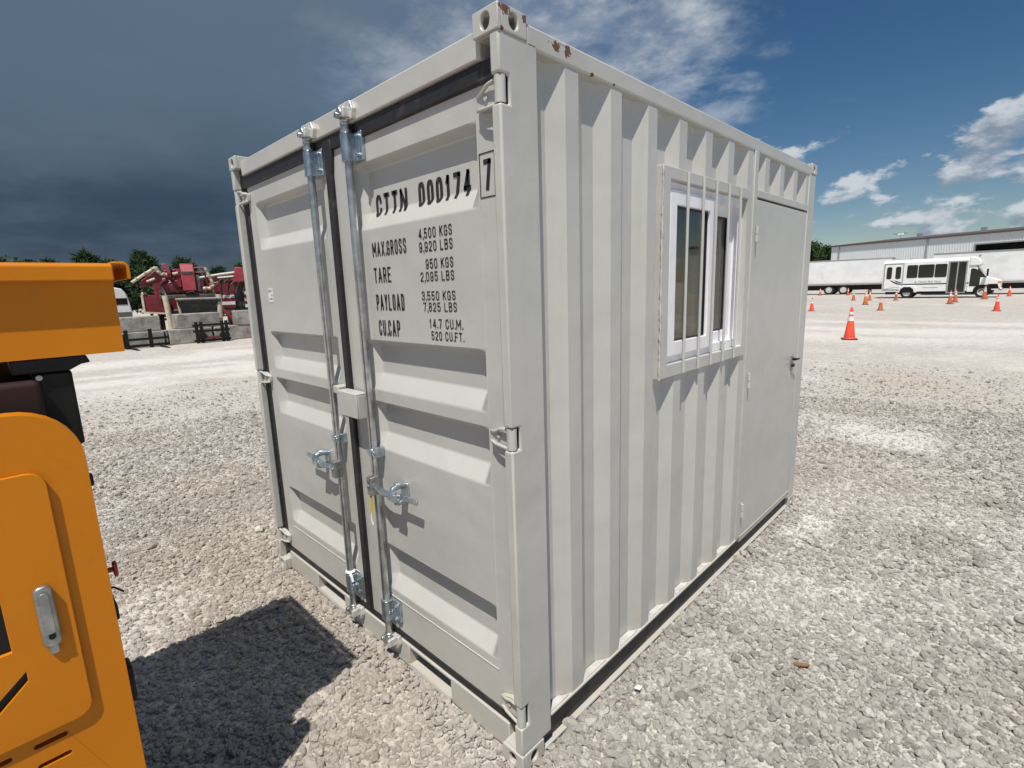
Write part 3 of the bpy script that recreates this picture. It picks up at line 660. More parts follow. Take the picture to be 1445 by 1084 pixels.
# rag tied round the left bar
B().lathe([(0.019, 0.283), (0.024, 0.290), (0.019, 0.297)], (0.868, 0.012, 0), 12).tube([(0.888, 0.0, 0.29), (0.908, -0.004, 0.288), (0.918, -0.004, 0.262)], 0.006, 6).build('tie', WHITE, R1, smooth=True)

# lettering
onr = lambda x, z: YD + relief(z) - 0.0022
ond = lambda x, z: YD - 0.0012
GLY = {   # condensed gothic strokes in a unit box; a stroke is a list of points
 '0': 'O', 'O': 'O',
 '1': [[(.18,.78),(.52,1),(.52,0)]], '2': [[(0,.74),(.09,.90),(.27,.98),(.5,1),(.73,.98),(.91,.90),(1,.74),(.92,.56),(.08,.12),(0,0),(1,0)]],
 '3': [[(0,.80),(.08,.94),(.3,1),(.7,1),(.94,.92),(1,.76),(.92,.60),(.66,.53),(.36,.53)],[(.66,.53),(.94,.44),(1,.25),(.91,.10),(.73,.02),(.5,0),(.27,.02),(.09,.10),(0,.22)]],
 '4': [[(.74,0),(.74,1),(0,.28),(1,.28)]], '5': [[(.95,1),(.08,1),(.04,.52),(.3,.60),(.7,.60),(.94,.5),(1,.32),(.91,.10),(.73,.02),(.5,0),(.27,.02),(.09,.10),(0,.2)]],
 '7': [[(0,1),(1,1),(.42,0)]], '8': [[(.3,.53),(.08,.62),(.03,.78),(.1,.94),(.3,1),(.7,1),(.9,.94),(.97,.78),(.92,.62),(.7,.53),(.3,.53),(.06,.42),(0,.26),(.09,.10),(.27,.02),(.5,0),(.73,.02),(.91,.10),(1,.25),(.94,.42),(.7,.53)]],
 '9': [[(.02,.2),(.08,.06),(.3,0),(.7,0),(.94,.1),(1,.3),(1,.74),(.91,.90),(.73,.98),(.5,1),(.27,.98),(.09,.90),(0,.74),(0,.62),(.06,.46),(.3,.40),(.7,.40),(1,.52)]],
 'A': [[(0,0),(.5,1),(1,0)],[(.2,.3),(.8,.3)]], 'B': [[(0,0),(0,1),(.65,1),(.92,.93),(.96,.76),(.9,.6),(.65,.53),(0,.53)],[(.65,.53),(.94,.44),(1,.25),(.94,.08),(.65,0),(0,0)]],
 'C': [[(1,.72),(.91,.90),(.73,.98),(.5,1),(.27,.98),(.09,.90),(0,.74),(0,.26),(.09,.10),(.27,.02),(.5,0),(.73,.02),(.91,.10),(1,.28)]],
 'D': [[(0,0),(0,1),(.6,1),(.9,.92),(1,.74),(1,.25),(.9,.08),(.6,0),(0,0)]], 'E': [[(1,1),(0,1),(0,0),(1,0)],[(0,.52),(.8,.52)]], 'F': [[(1,1),(0,1),(0,0)],[(0,.52),(.8,.52)]],
 'G': [[(1,.72),(.91,.90),(.73,.98),(.5,1),(.27,.98),(.09,.90),(0,.74),(0,.26),(.06,.08),(.3,0),(.7,0),(.96,.06),(1,.44),(.62,.44)]], 'K': [[(0,0),(0,1)],[(1,1),(.02,.42)],[(.32,.60),(1,0)]], 'L': [[(0,1),(0,0),(1,0)]],
 'M': [[(0,0),(0,1),(.5,.34),(1,1),(1,0)]], 'N': [[(0,0),(0,1),(1,0),(1,1)]], 'P': [[(0,0),(0,1),(.65,1),(.94,.92),(1,.74),(.94,.54),(.65,.46),(0,.46)]],
 'R': [[(0,0),(0,1),(.65,1),(.94,.92),(1,.74),(.94,.56),(.65,.48),(0,.48)],[(.6,.48),(1,0)]],
 'S': [[(1,.76),(.94,.93),(.7,1),(.3,1),(.06,.92),(0,.76),(.06,.61),(.3,.54),(.7,.47),(.94,.40),(1,.24),(.91,.10),(.73,.02),(.5,0),(.27,.02),(.09,.10),(0,.24)]],
 'T': [[(0,1),(1,1)],[(.5,1),(.5,0)]], 'U': [[(0,1),(0,.26),(.09,.10),(.27,.02),(.5,0),(.73,.02),(.91,.10),(1,.25),(1,1)]], 'X': [[(0,0),(1,1)],[(0,1),(1,0)]], 'Y': [[(0,1),(.5,.48),(1,1)],[(.5,.48),(.5,0)]],
 '.': [[(.1,.0),(.1,.09)]], ',': [[(.3,.06),(.1,-.16)]] }
OV = [(0,.30),(.03,.16),(.14,.05),(.32,.005),(.5,0),(.68,.005),(.86,.05),(.97,.16),(1,.30),(1,.70),(.97,.84),(.86,.95),(.68,.995),(.5,1),(.32,.995),(.14,.95),(.03,.84),(0,.70),(0,.30)]
OV_ = [(0,.26),(.09,.10),(.27,.02),(.5,0),(.73,.02),(.91,.10),(1,.25),(1,.74),(.91,.90),(.73,.98),(.5,1),(.27,.98),(.09,.90),(0,.74),(0,.26)]
def text_mesh(s, x0, x1, z0, z1, fn, weight):
    """painted stroke lettering fitted to a rectangle of the door; weight = stroke width over letter height"""
    adv = {' ': 0.75, '.': 0.42, ',': 0.42}; wid = {'.': 0.12, ',': 0.20, 'M': 1.4, 'A': 1.15, 'X': 1.1, 'N': 1.15, '1': 0.8}
    tot = sum(adv.get(c, wid.get(c, 1) + 0.36) for c in s) - 0.36
    u = (x1 - x0) / tot; hh = z1 - z0; t = weight * hh; out = []; pen = x0
    for c in s:
        w = wid.get(c, 1.0) * u
        if c != ' ':
            mb = MB(); out.append(mb)
            st = GLY[c]
            if st == 'O': st = [OV]
            subs = []
            for ln in st:
                full = [Vector((pen + t / 2 + p[0] * (w - t), z0 + t / 2 + p[1] * (hh - t))) for p in ln]; cur = [full[0]]
                for i in range(1, len(full)):
                    cur.append(full[i])
                    if i < len(full) - 1 and (full[i] - full[i - 1]).normalized().dot((full[i + 1] - full[i]).normalized()) < 0.35: subs.append(cur); cur = [full[i]]
                subs.append(cur)
            for pts in subs:
                cl = (pts[0] - pts[-1]).length < 1e-6; n = len(pts); left = []; right = []
                for i in range(n):
                    a = pts[i - 1] if i else (pts[-2] if cl else pts[0]); b2 = pts[i + 1] if i < n - 1 else (pts[1] if cl else pts[-1])
                    d1 = (pts[i] - a); d2 = (b2 - pts[i])
                    d1 = d1.normalized() if d1.length > 1e-9 else d2.normalized(); d2 = d2.normalized() if d2.length > 1e-9 else d1
                    n1 = Vector((-d1.y, d1.x)); n2 = Vector((-d2.y, d2.x)); mm = (n1 + n2)
                    mm = mm.normalized() if mm.length > 0.2 else n1
                    k = min(1.7, 1.0 / max(0.35, mm.dot(n1))); e0 = Vector((0, 0))
                    if not cl and i == 0: e0 = -d2 * t * 0.42
                    if not cl and i == n - 1: e0 = d1 * t * 0.42
                    left.append(pts[i] + mm * k * t / 2 + e0); right.append(pts[i] - mm * k * t / 2 + e0)
                for i in range(n - 1):
                    m_ = 6 if fn is onr else 1
                    for j in range(m_):
                        q = [left[i].lerp(left[i + 1], j / m_), left[i].lerp(left[i + 1], (j + 1) / m_), right[i].lerp(right[i + 1], (j + 1) / m_), right[i].lerp(right[i + 1], j / m_)]
                        mb.add([(p.x, fn(p.x, p.y), p.y) for p in q], [(0, 1, 2, 3)])
        pen += adv[c] * u if c in adv else w + 0.36 * u
    return out
LET = [('CTTN', 1.232, 1.432, 1.840, 1.918), ('000174', 1.497, 1.763, 1.843, 1.921), ('MAX.GROSS', 1.238, 1.456, 1.696, 1.747), ('4,500 KGS', 1.531, 1.704, 1.734, 1.767), ('9,920 LBS', 1.530, 1.704, 1.692, 1.725), ('TARE', 1.236, 1.350, 1.601, 1.656),
       ('950 KGS', 1.560, 1.703, 1.637, 1.669), ('2,095 LBS', 1.527, 1.704, 1.597, 1.628), ('PAYLOAD', 1.238, 1.422, 1.500, 1.559), ('3,550 KGS', 1.527, 1.705, 1.535, 1.565), ('7,825 LBS', 1.532, 1.709, 1.498, 1.528), ('CU.CAP', 1.242, 1.384, 1.405, 1.465), ('14.7 CU.M.', 1.560, 1.732, 1.442, 1.474), ('520 CU.FT.', 1.568, 1.734, 1.403, 1.433)]
for i, (s, a, b, c, e) in enumerate(LET):
    for ch in text_mesh(s, a, b, c, e, onr if i < 2 else ond, 0.175 if i < 2 else (0.128 if a < 1.3 else 0.138)): ch.build('letter', BLACKP, DR, recalc=False)
text_mesh('7', 1.856, 1.888, 1.838, 1.922, ond, 0.16)[0].build('letter', BLACKP, DR, recalc=False)
fr = B(); a, b, c, e, t = 1.840, 1.903, 1.820, 1.940, 0.0028
fr.plate([(a, c), (b, c), (b, e), (a, e)], [[(a + t, c + t), (b - t, c + t), (b - t, e - t), (a + t, e - t)]], 'y', YD - 0.0014, YD - 0.0004); fr.build('check_digit_box', BLACKP, DR)
lab = B().box(0.203, 0.262, YD - 0.002, YD - 0.0006, 1.535, 1.605).build('sticker', WHITE, DL)
sp = B()
for (x, z, w, hh) in ((0.207, 1.583, 0.008, 0.015), (0.220, 1.586, 0.010, 0.012), (0.234, 1.587, 0.014, 0.010), (0.240, 1.565, 0.016, 0.008), (0.210, 1.548, 0.012, 0.006), (0.226, 1.548, 0.028, 0.008)): sp.box(x, x + w, YD - 0.0026, YD - 0.002, z, z + hh)
sp.build('sticker_print', mat('grey_print', (0.25, 0.27, 0.3), 0.6), lab)

# window in the side wall
WF = B(); XO = W + 0.004
oy0, oy1, oz0, oz1 = 0.846, 1.738, 1.184, 2.001; iy0, iy1, iz0, iz1 = 0.906, 1.690, 1.236, 1.956
WF.plate([(oy0, oz0), (oy1, oz0), (oy1, oz1), (oy0, oz1)], [[(iy0, iz0), (iy1, iz0), (iy1, iz1), (iy0, iz1)]], 'x', W - 0.130, XO)
win = WF.build('window_frame', PAINT, CT, bevel=0.003)
wl = B(); zz_ = oz0
pts = []
while zz_ < oz1: pts.append((W + 0.003 + random.uniform(-0.001, 0.002), oy0 - 0.003, zz_)); zz_ += 0.012
wl.tube(pts, [0.004 + random.uniform(-0.0015, 0.002) for _ in pts], 6).build('weld_bead', PAINT, win, smooth=True)
p = B(); p.plate(rrect(iy0 + 0.001, iy1 - 0.001, iz0 + 0.001, iz1 - 0.001, 0.001, 1), [[(iy0 + 0.040, iz0 + 0.04), (iy1 - 0.040, iz0 + 0.04), (iy1 - 0.040, iz1 - 0.04), (iy0 + 0.040, iz1 - 0.04)]], 'x', W - 0.095, W - 0.020)
p.build('pvc_frame', PVC, win, bevel=0.003)
def sash(a, b, xb, xf):
    z0, z1 = iz0 + 0.030, iz1 - 0.030; wm = 0.058
    s_ = B().plate([(a, z0), (b, z0), (b, z1), (a, z1)], [[(a + wm, z0 + wm), (b - wm, z0 + wm), (b - wm, z1 - wm), (a + wm, z1 - wm)]], 'x', xb, xf).build('sash', PVC, win, bevel=0.003)
    xm = (xb + xf) / 2
    gsk = B().plate([(a + wm - .001, z0 + wm - .001), (b - wm + .001, z0 + wm - .001), (b - wm + .001, z1 - wm + .001), (a + wm - .001, z1 - wm + .001)], [[(a + wm + .006, z0 + wm + .006), (b - wm - .006, z0 + wm + .006), (b - wm - .006, z1 - wm - .006), (a + wm + .006, z1 - wm - .006)]], 'x', xm - 0.004, xm + 0.006)
    gsk.build('glazing_seal', RUBBER, s_)
    B().box(xm - 0.002, xm + 0.002, a + wm, b - wm, z0 + wm, z1 - wm).build('pane', GLASS, s_)
sash(iy0 + 0.022, 1.352, W - 0.044, W - 0.008); sash(1.300, iy1 - 0.022, W - 0.086, W - 0.050)
for y in (1.040, 1.182, 1.312, 1.448, 1.582):
    B().tube([(XO + 0.0055, y, 1.188), (XO + 0.0055, y, 1.996)], 0.0060, 8).build('bar', PAINT, win, smooth=True)
# dark lining behind the window: a pale partition seen dimly inside
B().box(0.06, 0.07, 0.2, L - 0.2, 0.13, 2.18).build('inner_lining', INTER, CT)

# personnel door
jb = B().box(W - 0.05, W + 0.003, 1.766, 1.814, 0.1255, 2.1905).box(W - 0.05, W + 0.001, 1.8145, L - 0.1305, 1.978, 2.014)
jb.build('door_frame', PAINT, CT, bevel=0.003)
B().box(W - 0.05, W - 0.034, 1.8145, L - 0.1305, 0.1255, 1.977).build('frame_rebate', UNDER, CT)
MB_door = B().box(W - 0.033, W - 0.002, 1.821, L - 0.138, 0.088, 1.968)
PD = MB_door.build('side_door', PAINT, CT, bevel=0.004)
for z in (1.797, 1.035, 0.290):
    B().tube([(W + 0.010, 1.812, z - 0.038), (W + 0.010, 1.812, z - 0.004)], 0.0095, 10).tube([(W + 0.010, 1.812, z + 0.000), (W + 0.010, 1.812, z + 0.038)], 0.0085, 10).box(W - 0.001, W + 0.0045, 1.816, 1.834, z - 0.002, z + 0.040).build('door_hinge', PAINT, PD, smooth=True)
lk = B().prism(rrect(2.560, 2.590, 0.985, 1.085, 0.006, 3), 'x', W - 0.002, W + 0.006)
LK = lk.build('lock_plate', GREYCAST, PD, bevel=0.001)
B().lathe([(0.010, W + 0.005), (0.009, W + 0.024)], (0, 2.573, 1.060), 12, 'x').tube([(W + 0.022, 2.573, 1.060), (W + 0.030, 2.582, 1.060), (W + 0.032, 2.620, 1.058)], [0.007, 0.006, 0.0045], 8).lathe([(0.012, W + 0.005), (0.010, W + 0.020)], (0, 2.566, 1.022), 12, 'x').build('door_handle', BLACKM, LK, smooth=True)
MB.S = 1.0

# ------------------------------------------------------------------ orange tracked machine beside the container
MB.S = K
MC = (1.33, -1.55, 0.0)
OM = empty('tracked_dumper', (MC[0] * K, MC[1] * K, 0), 0, 'orange compact tracked machine with skip on top and vented side cover', 'machine')
def ob(mb, name, m_, parent=None, **kw):
    o = mb.build(name, m_, parent or OM, off=MC, **kw); return o
XP = 1.600
# side cover with rounded shoulder, slots cut through
cy0, cy1, cz0, cz1 = -2.12, -0.898, 0.34, 1.356
slots = []
for i, zc in enumerate((0.6555, 0.608, 0.5605, 0.513)):
    for (a, b) in ((-1.069, -1.014), (-1.161, -1.101), (-1.254, -1.194)):
        if True: slots.append(rrect(a, b, zc - 0.0052, zc + 0.0052, 0.005, 4))
pan = B().plate(rrect(cy0, cy1, cz0, cz1, 0.09, 8, rs=(0.03, 0.105, 0.105, 0.03)), slots, 'x', XP - 0.046, XP)
cover = ob(pan, 'side_cover', ORANGE, bevel=0.006, seg=3, angle=50)
hd = [[(-1.5390, 0.8853), (-1.0666, 0.8853), (-1.0666, 1.0363), (-1.5390, 1.0363)],
      [(-1.1183, 0.7526), (-1.0536, 0.8130), (-1.0536, 0.8346), (-1.1183, 0.7763)], [(-1.2694, 0.6911), (-1.1270, 0.8205), (-1.1270, 0.8529), (-1.2694, 0.7235)]]
door = B().plate(rrect(-1.7116, -0.9662, 0.6835, 1.2380, 0.03, 6), hd, 'x', XP + 0.0005, XP + 0.011)
dm = ob(door, 'access_door', ORANGE, bevel=0.003, angle=50)
ob(B().box(XP + 0.0004, XP + 0.002, -1.60, -1.035, 0.70, 1.06), 'grille_backing', BLACKM, dm)
lt = B().prism(rrect(-1.0207, -0.9916, 0.8712, 1.0050, 0.0125, 6), 'x', XP + 0.0105, XP + 0.024)
LT = ob(lt, 'latch', GREYCAST, dm, bevel=0.003)
ob(B().prism(rrect(-1.0132, -0.9981, 0.9014, 0.9921, 0.006, 5), 'x', XP + 0.0235, XP + 0.0275), 'latch_paddle', GREYCAST, LT, bevel=0.001)
ob(B().lathe([(0.006, XP + 0.027), (0.006, XP + 0.0285)], (0, -1.0051, 0.8960), 12, 'x'), 'keyhole', BLACKM, LT)
ob(B().prism(rrect(-1.0142, -0.9981, 0.8529, 0.8745, 0.006, 4), 'x', XP + 0.0105, XP + 0.020), 'latch_tongue', GREYCAST, LT, bevel=0.002)
ob(B().plate(rrect(cy0, cy1, cz0, cz1, 0.09, 8, rs=(0.03, 0.105, 0.105, 0.03)), [], 'x', 0.85, 0.876), 'side_cover', ORANGE, bevel=0.006, angle=50)
# engine bay shell between the covers
DRED = mat('dark_red_paint', (0.022, 0.003, 0.003), 0.7, var=0.25, vscale=6)
ob(B().box(0.877, XP - 0.075, -2.05, -0.93, 0.36, 1.29), 'engine_bay', BLACKM, bevel=0.01)
ob(B().box(0.90, XP - 0.09, -2.02, -0.940, 1.2905, 1.408), 'deck', DRED, bevel=0.012)
ob(B().box(1.30, 1.48, -0.950, -0.884, 1.25, 1.420), 'lift_post', BLACKM, bevel=0.006)
ob(B().prism([(-0.980, 1.4205), (-0.888, 1.4205), (-0.866, 1.432), (-0.850, 1.434), (-0.856, 1.4515), (-0.980, 1.4515)], 'x', 1.28, 1.49), 'post_bracket', BLACKM, bevel=0.003)
ob(B().lathe([(0.006, 1.478), (0.006, 1.488)], (0, -0.940, 1.410), 8, 'x'), 'bolt', GREYCAST)
ob(B().box(0.95, 1.05, -1.95, -1.88, 1.27, 1.4535), 'lift_post', BLACKM, bevel=0.006)
ob(B().box(1.38, 1.48, -1.95, -1.88, 1.27, 1.4535), 'lift_post', BLACKM, bevel=0.006)
# skip: open tray with rolled lip
HY0, HY1 = -2.10, -0.786; HX0, HX1 = 0.800, 1.498
tr = B(); t = 0.006
zb, zt = 1.452, 1.648
tr.box(HX1 - t, HX1, HY0, HY1, zb, zt - 0.0005); tr.box(HX0, HX0 + t, HY0, HY1, zb, zt - 0.0005)
tr.box(HX0 + t, HX1 - t, HY1 - t, HY1, zb, zt - 0.0005); tr.box(HX0 + t, HX1 - t, HY0, HY0 + t, zb, zt - 0.0005); tr.box(HX0 + t, HX1 - t, HY0 + t, HY1 - t, zb, zb + t)
skip = ob(tr, 'skip_tray', ORANGE)
prof = [(HX1 + 0.0005, 1.650), (HX1 + 0.020, 1.650), (HX1 + 0.027, 1.642), (HX1 + 0.027, 1.612), (HX1 + 0.022, 1.612), (HX1 + 0.022, 1.639), (HX1 + 0.018, 1.644), (HX1 + 0.0005, 1.644)]
ob(B().prism(prof, 'y', HY0, HY1), 'lip', ORANGE, skip, bevel=0.003)
ob(B().prism([(HX0 * 1 - (x - HX1), z) for x, z in prof], 'y', HY0, HY1), 'lip', ORANGE, skip, bevel=0.003)
pe = [(HY1 + (x - HX1) * 1.25, z + 0.004) for x, z in prof]
ob(B().prism(pe, 'x', HX0, HX1 + 0.012), 'lip', ORANGE, skip, bevel=0.002)
ob(B().prism([(HY0 - (y - HY1), z) for y, z in pe], 'x', HX0, HX1), 'lip', ORANGE, skip, bevel=0.002)
# fittings on the end of the body
REDP = mat('red_plastic', (0.30, 0.012, 0.018), 0.4)
ob(B().tube([(XP - 0.05, -0.935, 0.964), (XP - 0.05, -0.884, 0.964)], 0.006, 8).box(XP - 0.060, XP - 0.040, -0.885, -0.877, 0.948, 0.979), 'red_knob', REDP, bevel=0.002)
ob(B().box(XP - 0.10, XP - 0.05, -0.935, -0.883, 0.620, 0.712), 'bracket', BLACKM, bevel=0.006)
ob(B().box(XP - 0.06, XP - 0.04, -0.935, -0.889, 1.170, 1.196), 'hinge', BLACKM, bevel=0.003)
ob(B().tube([(XP - 0.06, -0.935, 0.928), (XP - 0.05, -0.889, 0.920), (XP - 0.04, -0.874, 0.906)], 0.0022, 6), 'cable', BLACKM, smooth=True)
ob(B().box(XP - 0.10, XP - 0.03, -0.935, -0.890, 0.847, 0.885), 'cable_clip', BLACKM, bevel=0.004)
# undercarriage
ob(B().box(1.02, 1.43, -2.0, -1.05, 0.22, 0.3595), 'chassis', BLACKM, bevel=0.01)
for xa, xb in ((0.80, 1.00), (1.45, 1.65)):
    tk = B().prism(rrect(-2.12, -0.96, 0.0, 0.30, 0.149, 9), 'x', xa, xb)
    T = ob(tk, 'track', RUBBER, bevel=0.01, angle=40)
    for (yc, rc) in ((-1.97, 0.11), (-1.11, 0.11), (-1.40, 0.055), (-1.68, 0.055)):
        ob(B().lathe([(rc, (xa - 0.006)), (rc, xb + 0.006)], (0, yc, 0.15 if rc > .1 else 0.075), 16, 'x'), 'track_wheel', GREYCAST, T, bevel=0.004)
MB.S = 1.0

# ------------------------------------------------------------------ traffic cones
CO = {'fresh': mat('fluorescent_orange', (0.80, 0.085, 0.035), 0.55, var=0.12, vscale=6), 'faded': mat('faded_orange', (0.52, 0.13, 0.055), 0.7, var=0.25, vscale=6), 'amber': mat('amber_orange', (0.62, 0.16, 0.03), 0.65, var=0.2, vscale=6)}
CB = mat('cone_base_rubber', (0.09, 0.055, 0.045), 0.8, var=0.3, vscale=8); CW = mat('reflective_white', (0.74, 0.72, 0.68), 0.5, var=0.1, vscale=8)
def cone(x, y, h, tone, label, lean=0.0):
    root = empty('traffic_cone', (x, y, 0), random.uniform(0, 1.5), label, 'cone', 'traffic cones set out on the gravel')
    root.rotation_euler.x = lean
    s = h / 0.91; r0, r1 = 0.145 * s, 0.028 * s
    def R(t): return r0 + (r1 - r0) * t
    MB().prism(rrect(-0.185 * s, 0.185 * s, -0.185 * s, 0.185 * s, 0.04 * s, 3), 'z', 0, 0.035 * s).build('base', CB, root, bevel=0.008)
    MB().lathe([(R(0) * 1.08, 0.034 * s), (R(0.03), 0.05 * s), (R(1) * 1.0, h - 0.01), (r1 * 0.8, h)], n=18).build('body', CO[tone], root, smooth=True)
    for a, b in ((0.56, 0.70), (0.76, 0.85)): MB().lathe([(R(a) + 0.004, 0.04 * s + a * (h - 0.04 * s)), (R(b) + 0.004, 0.04 * s + b * (h - 0.04 * s))], n=18).build('collar', CW, root, smooth=True)
cone(0.02, 16.34, 0.93, 'fresh', 'tall bright orange cone standing alone in front of the pale haul lane')
cone(-4.66, 30.78, 0.72, 'fresh', 'bright orange cone by the rear corner of the container')
cone(-5.57, 45.47, 0.72, 'faded', 'dull orange cone off the tail of the shuttle bus')
cone(-3.53, 38.36, 0.90, 'amber', 'tall amber orange cone beside a shorter amber one')
cone(-4.50, 45.28, 0.72, 'amber', 'short amber orange cone behind a taller amber one')
cone(-1.70, 31.84, 0.72, 'faded', 'faded orange cone on open gravel in front of bus rear wheel')
cone(-2.87, 44.99, 0.74, 'faded', 'faded orange cone right beside the rear wheel of the bus')
cone(0.55, 39.15, 0.80, 'faded', 'faded orange cone in front of the bus entrance door')
cone(0.62, 41.6, 0.80, 'faded', 'faded orange cone hidden behind another at the bus door')
cone(2.77, 31.75, 0.76, 'fresh', 'bright orange cone on open gravel off the nose of the bus')
cone(2.95, 51.78, 0.74, 'fresh', 'bright orange cone ahead of the bus beside white trailer')
cone(1.80, 46.3, 0.90, 'faded', 'slim faded orange cone close to the bus front bumper')
cone(-11.14, 59.07, 0.72, 'faded', 'dull orange cone beside the trailer wheels')
cone(-8.55, 58.4, 0.72, 'fresh', 'bright orange cone under the side of the white trailer')
cone(-20.38, 7.08, 0.66, 'fresh', 'orange cone by the concrete blocks, half hidden behind container')

# ------------------------------------------------------------------ wheels
TYRE = mat('tyre_rubber', (0.022, 0.022, 0.023), 0.85, var=0.3, vscale=9); RIMW = mat('white_steel_rim', (0.62, 0.62, 0.60), 0.45, 0.2, var=0.2, vscale=10)
def wheel(root, x, y, r, w, rim=RIMW, name='wheel'):
    """wheel lying in the xz plane; outer face towards -y"""
    t = MB().lathe([(r * 0.62, 0), (r * 0.93, 0), (r, w * 0.15), (r, w * 0.85), (r * 0.93, w), (r * 0.62, w)], (x, y, r), 24, 'y').build(name, TYRE, root, smooth=True)
    MB().lathe([(r * 0.10, -0.030), (r * 0.22, -0.028), (r * 0.26, -0.006), (r * 0.46, -0.004), (r * 0.54, -0.022), (r * 0.60, -0.022), (r * 0.60, 0.01)], (x, y, r), 20, 'y').build('rim', rim, t, smooth=True)
    return t

# ------------------------------------------------------------------ shuttle bus
BW = mat('bus_white', (0.80, 0.81, 0.80), 0.3, var=0.04, vscale=2, dirt=((0.55, 0.52, 0.47), 1.6, 0.62, 0.25)); BGREY = mat('bus_grey_trim', (0.36, 0.36, 0.35), 0.4, 0.3)
BSTR = mat('bus_navy_stripe', (0.022, 0.03, 0.055), 0.4); CHROME = mat('chrome', (0.6, 0.6, 0.6), 0.2, 1.0); AMBER = mat('amber_lens', (0.65, 0.22, 0.03), 0.3)
def bus():
    r = empty('shuttle_bus', (-2.81, 49.1, 0), math.radians(-1.0), 'white cutaway shuttle bus with dark windows parked side-on', 'bus')
    D = 2.25; P = MB
    bx0, bx1 = -1.62, 3.48
    prof = [(0.50, 0.0), (2.70, 0.0), (2.84, 0.07), (2.93, 0.30), (2.95, D / 2), (2.93, D - 0.30), (2.84, D - 0.07), (2.70, D), (0.50, D)]
    MB().prism([(y, z) for z, y in prof], 'x', bx0, bx1).build('body', BW, r, bevel=0.02)
    # moulded cap over the cab, cab, bonnet
    MB().prism([(3.481, 2.28), (4.08, 2.28), (4.14, 2.40), (4.10, 2.62), (3.95, 2.80), (3.75, 2.91), (3.481, 2.93)], 'y', 0.03, D - 0.03).build('cab_cap', BW, r, bevel=0.06, seg=3)
    MB().prism([(3.481, 0.42), (4.36, 0.42), (4.44, 0.80), (4.62, 0.95), (5.10, 0.95), (5.20, 0.62), (5.28, 0.62), (5.27, 1.10), (5.20, 1.22), (4.52, 1.46), (3.86, 2.29), (3.481, 2.29)], 'y', 0.10, D - 0.10).build('cab', BW, r, bevel=0.03)
    MB().prism([(4.50, 1.475), (4.46, 1.48), (3.90, 2.26), (3.94, 2.27)], 'y', 0.22, D - 0.22).build('windscreen', DGLASS, r)
    MB().prism([(3.60, 0.82), (4.02, 0.82), (4.16, 0.98), (4.16, 1.48), (3.93, 2.02), (3.72, 2.10), (3.60, 2.05)], 'y', 0.085, 0.11).build('cab_window', DGLASS, r, bevel=0.004)
    MB().prism([(3.95, 1.47), (4.50, 1.44), (3.98, 2.14)], 'y', 0.092, 0.11).build('quarter_window', DGLASS, r)
    MB().box(5.20, 5.36, 0.08, D - 0.08, 0.46, 0.66).build('front_bumper', CHROME, r, bevel=0.03)
    for yy in (0.098, D - 0.30): MB().box(5.10, 5.285, yy, yy + 0.2, 0.98, 1.16).build('headlight', AMBER, r, bevel=0.02)
    MB().tube([(4.42, 0.10, 1.42), (4.50, -0.12, 1.50), (4.52, -0.20, 1.55)], 0.015, 6).box(4.48, 4.58, -0.30, -0.08, 1.52, 2.02).build('mirror', BLACKM, r, bevel=0.02)
    for a, b in ((-0.10, 0.56), (0.60, 1.54), (1.58, 2.28)):
        MB().prism(rrect(a, b, 1.53, 2.50, 0.09, 5), 'y', -0.012, 0.01).build('window', DGLASS, r, bevel=0.003)
    # lift doors at the tail
    fr = MB().plate([(-1.56, 0.62), (-0.30, 0.62), (-0.30, 2.68), (-1.56, 2.68)], [[(-1.50, 0.70), (-0.36, 0.70), (-0.36, 2.60), (-1.50, 2.60)]], 'y', -0.02, 0.004).build('lift_door_frame', BGREY, r)
    for a, b in ((-1.495, -0.935), (-0.925, -0.365)):
        dd = MB().box(a, b, -0.012, 0.004, 0.705, 2.595).build('lift_door', BW, r, bevel=0.004)
        MB().prism(rrect(a + 0.12, b - 0.10, 1.48, 2.42, 0.12, 5), 'y', -0.020, -0.011).build('door_window', DGLASS, dd)
    # entrance
    pd = MB().plate([(2.34, 0.36), (3.42, 0.36), (3.42, 2.66), (2.34, 2.66)], [[(2.44, 0.42), (2.84, 0.42), (2.84, 2.58), (2.44, 2.58)], [(2.92, 0.42), (3.34, 0.42), (3.34, 2.58), (2.92, 2.58)]], 'y', -0.03, 0.0).build('entrance_door', BGREY, r, bevel=0.004)
    for a, b in ((2.441, 2.839), (2.921, 3.339)): MB().box(a, b, -0.016, -0.008, 0.421, 2.579).build('door_glass', DGLASS, pd)
    MB().box(2.34, 3.42, 0.0, 0.6, 0.34, 0.50).build('step', BGREY, r)
    # stripes, lettering
    st = MB().box(-0.30, 2.33, -0.010, 0.002, 1.02, 1.10).box(3.43, 3.59, -0.010, 0.002, 1.02, 1.10)
    st.build('stripe', BSTR, r)
    MB().prism([(-1.15, 1.42), (-0.95, 1.34), (-0.62, 1.16), (-0.31, 1.10), (-0.31, 1.02), (-0.70, 1.08), (-1.0, 1.28)], 'y', -0.019, -0.012).build('swoosh', BSTR, r)
    MB().prism([(-0.86, 1.40), (-0.62, 1.30), (-0.38, 1.22), (-0.38, 1.17), (-0.66, 1.22)], 'y', -0.019, -0.012).build('swoosh', BSTR, r)
    MB().prism([(-1.48, 0.74), (-1.0, 0.83), (-0.38, 0.88), (-0.38, 0.85), (-1.0, 0.79), (-1.48, 0.71)], 'y', -0.019, -0.012).build('swoosh', BGREY, r)
    cu = bpy.data.curves.new('t', 'FONT'); cu.body = 'St. Charles Park Manor'; cu.size = 0.20; cu.shear = 0.35; cu.fill_mode = 'FRONT'
    ob_ = bpy.data.objects.new('t', cu); COL.objects.link(ob_); me = bpy.data.meshes.new_from_object(ob_.evaluated_get(bpy.context.evaluated_depsgraph_get())); bpy.data.objects.remove(ob_)
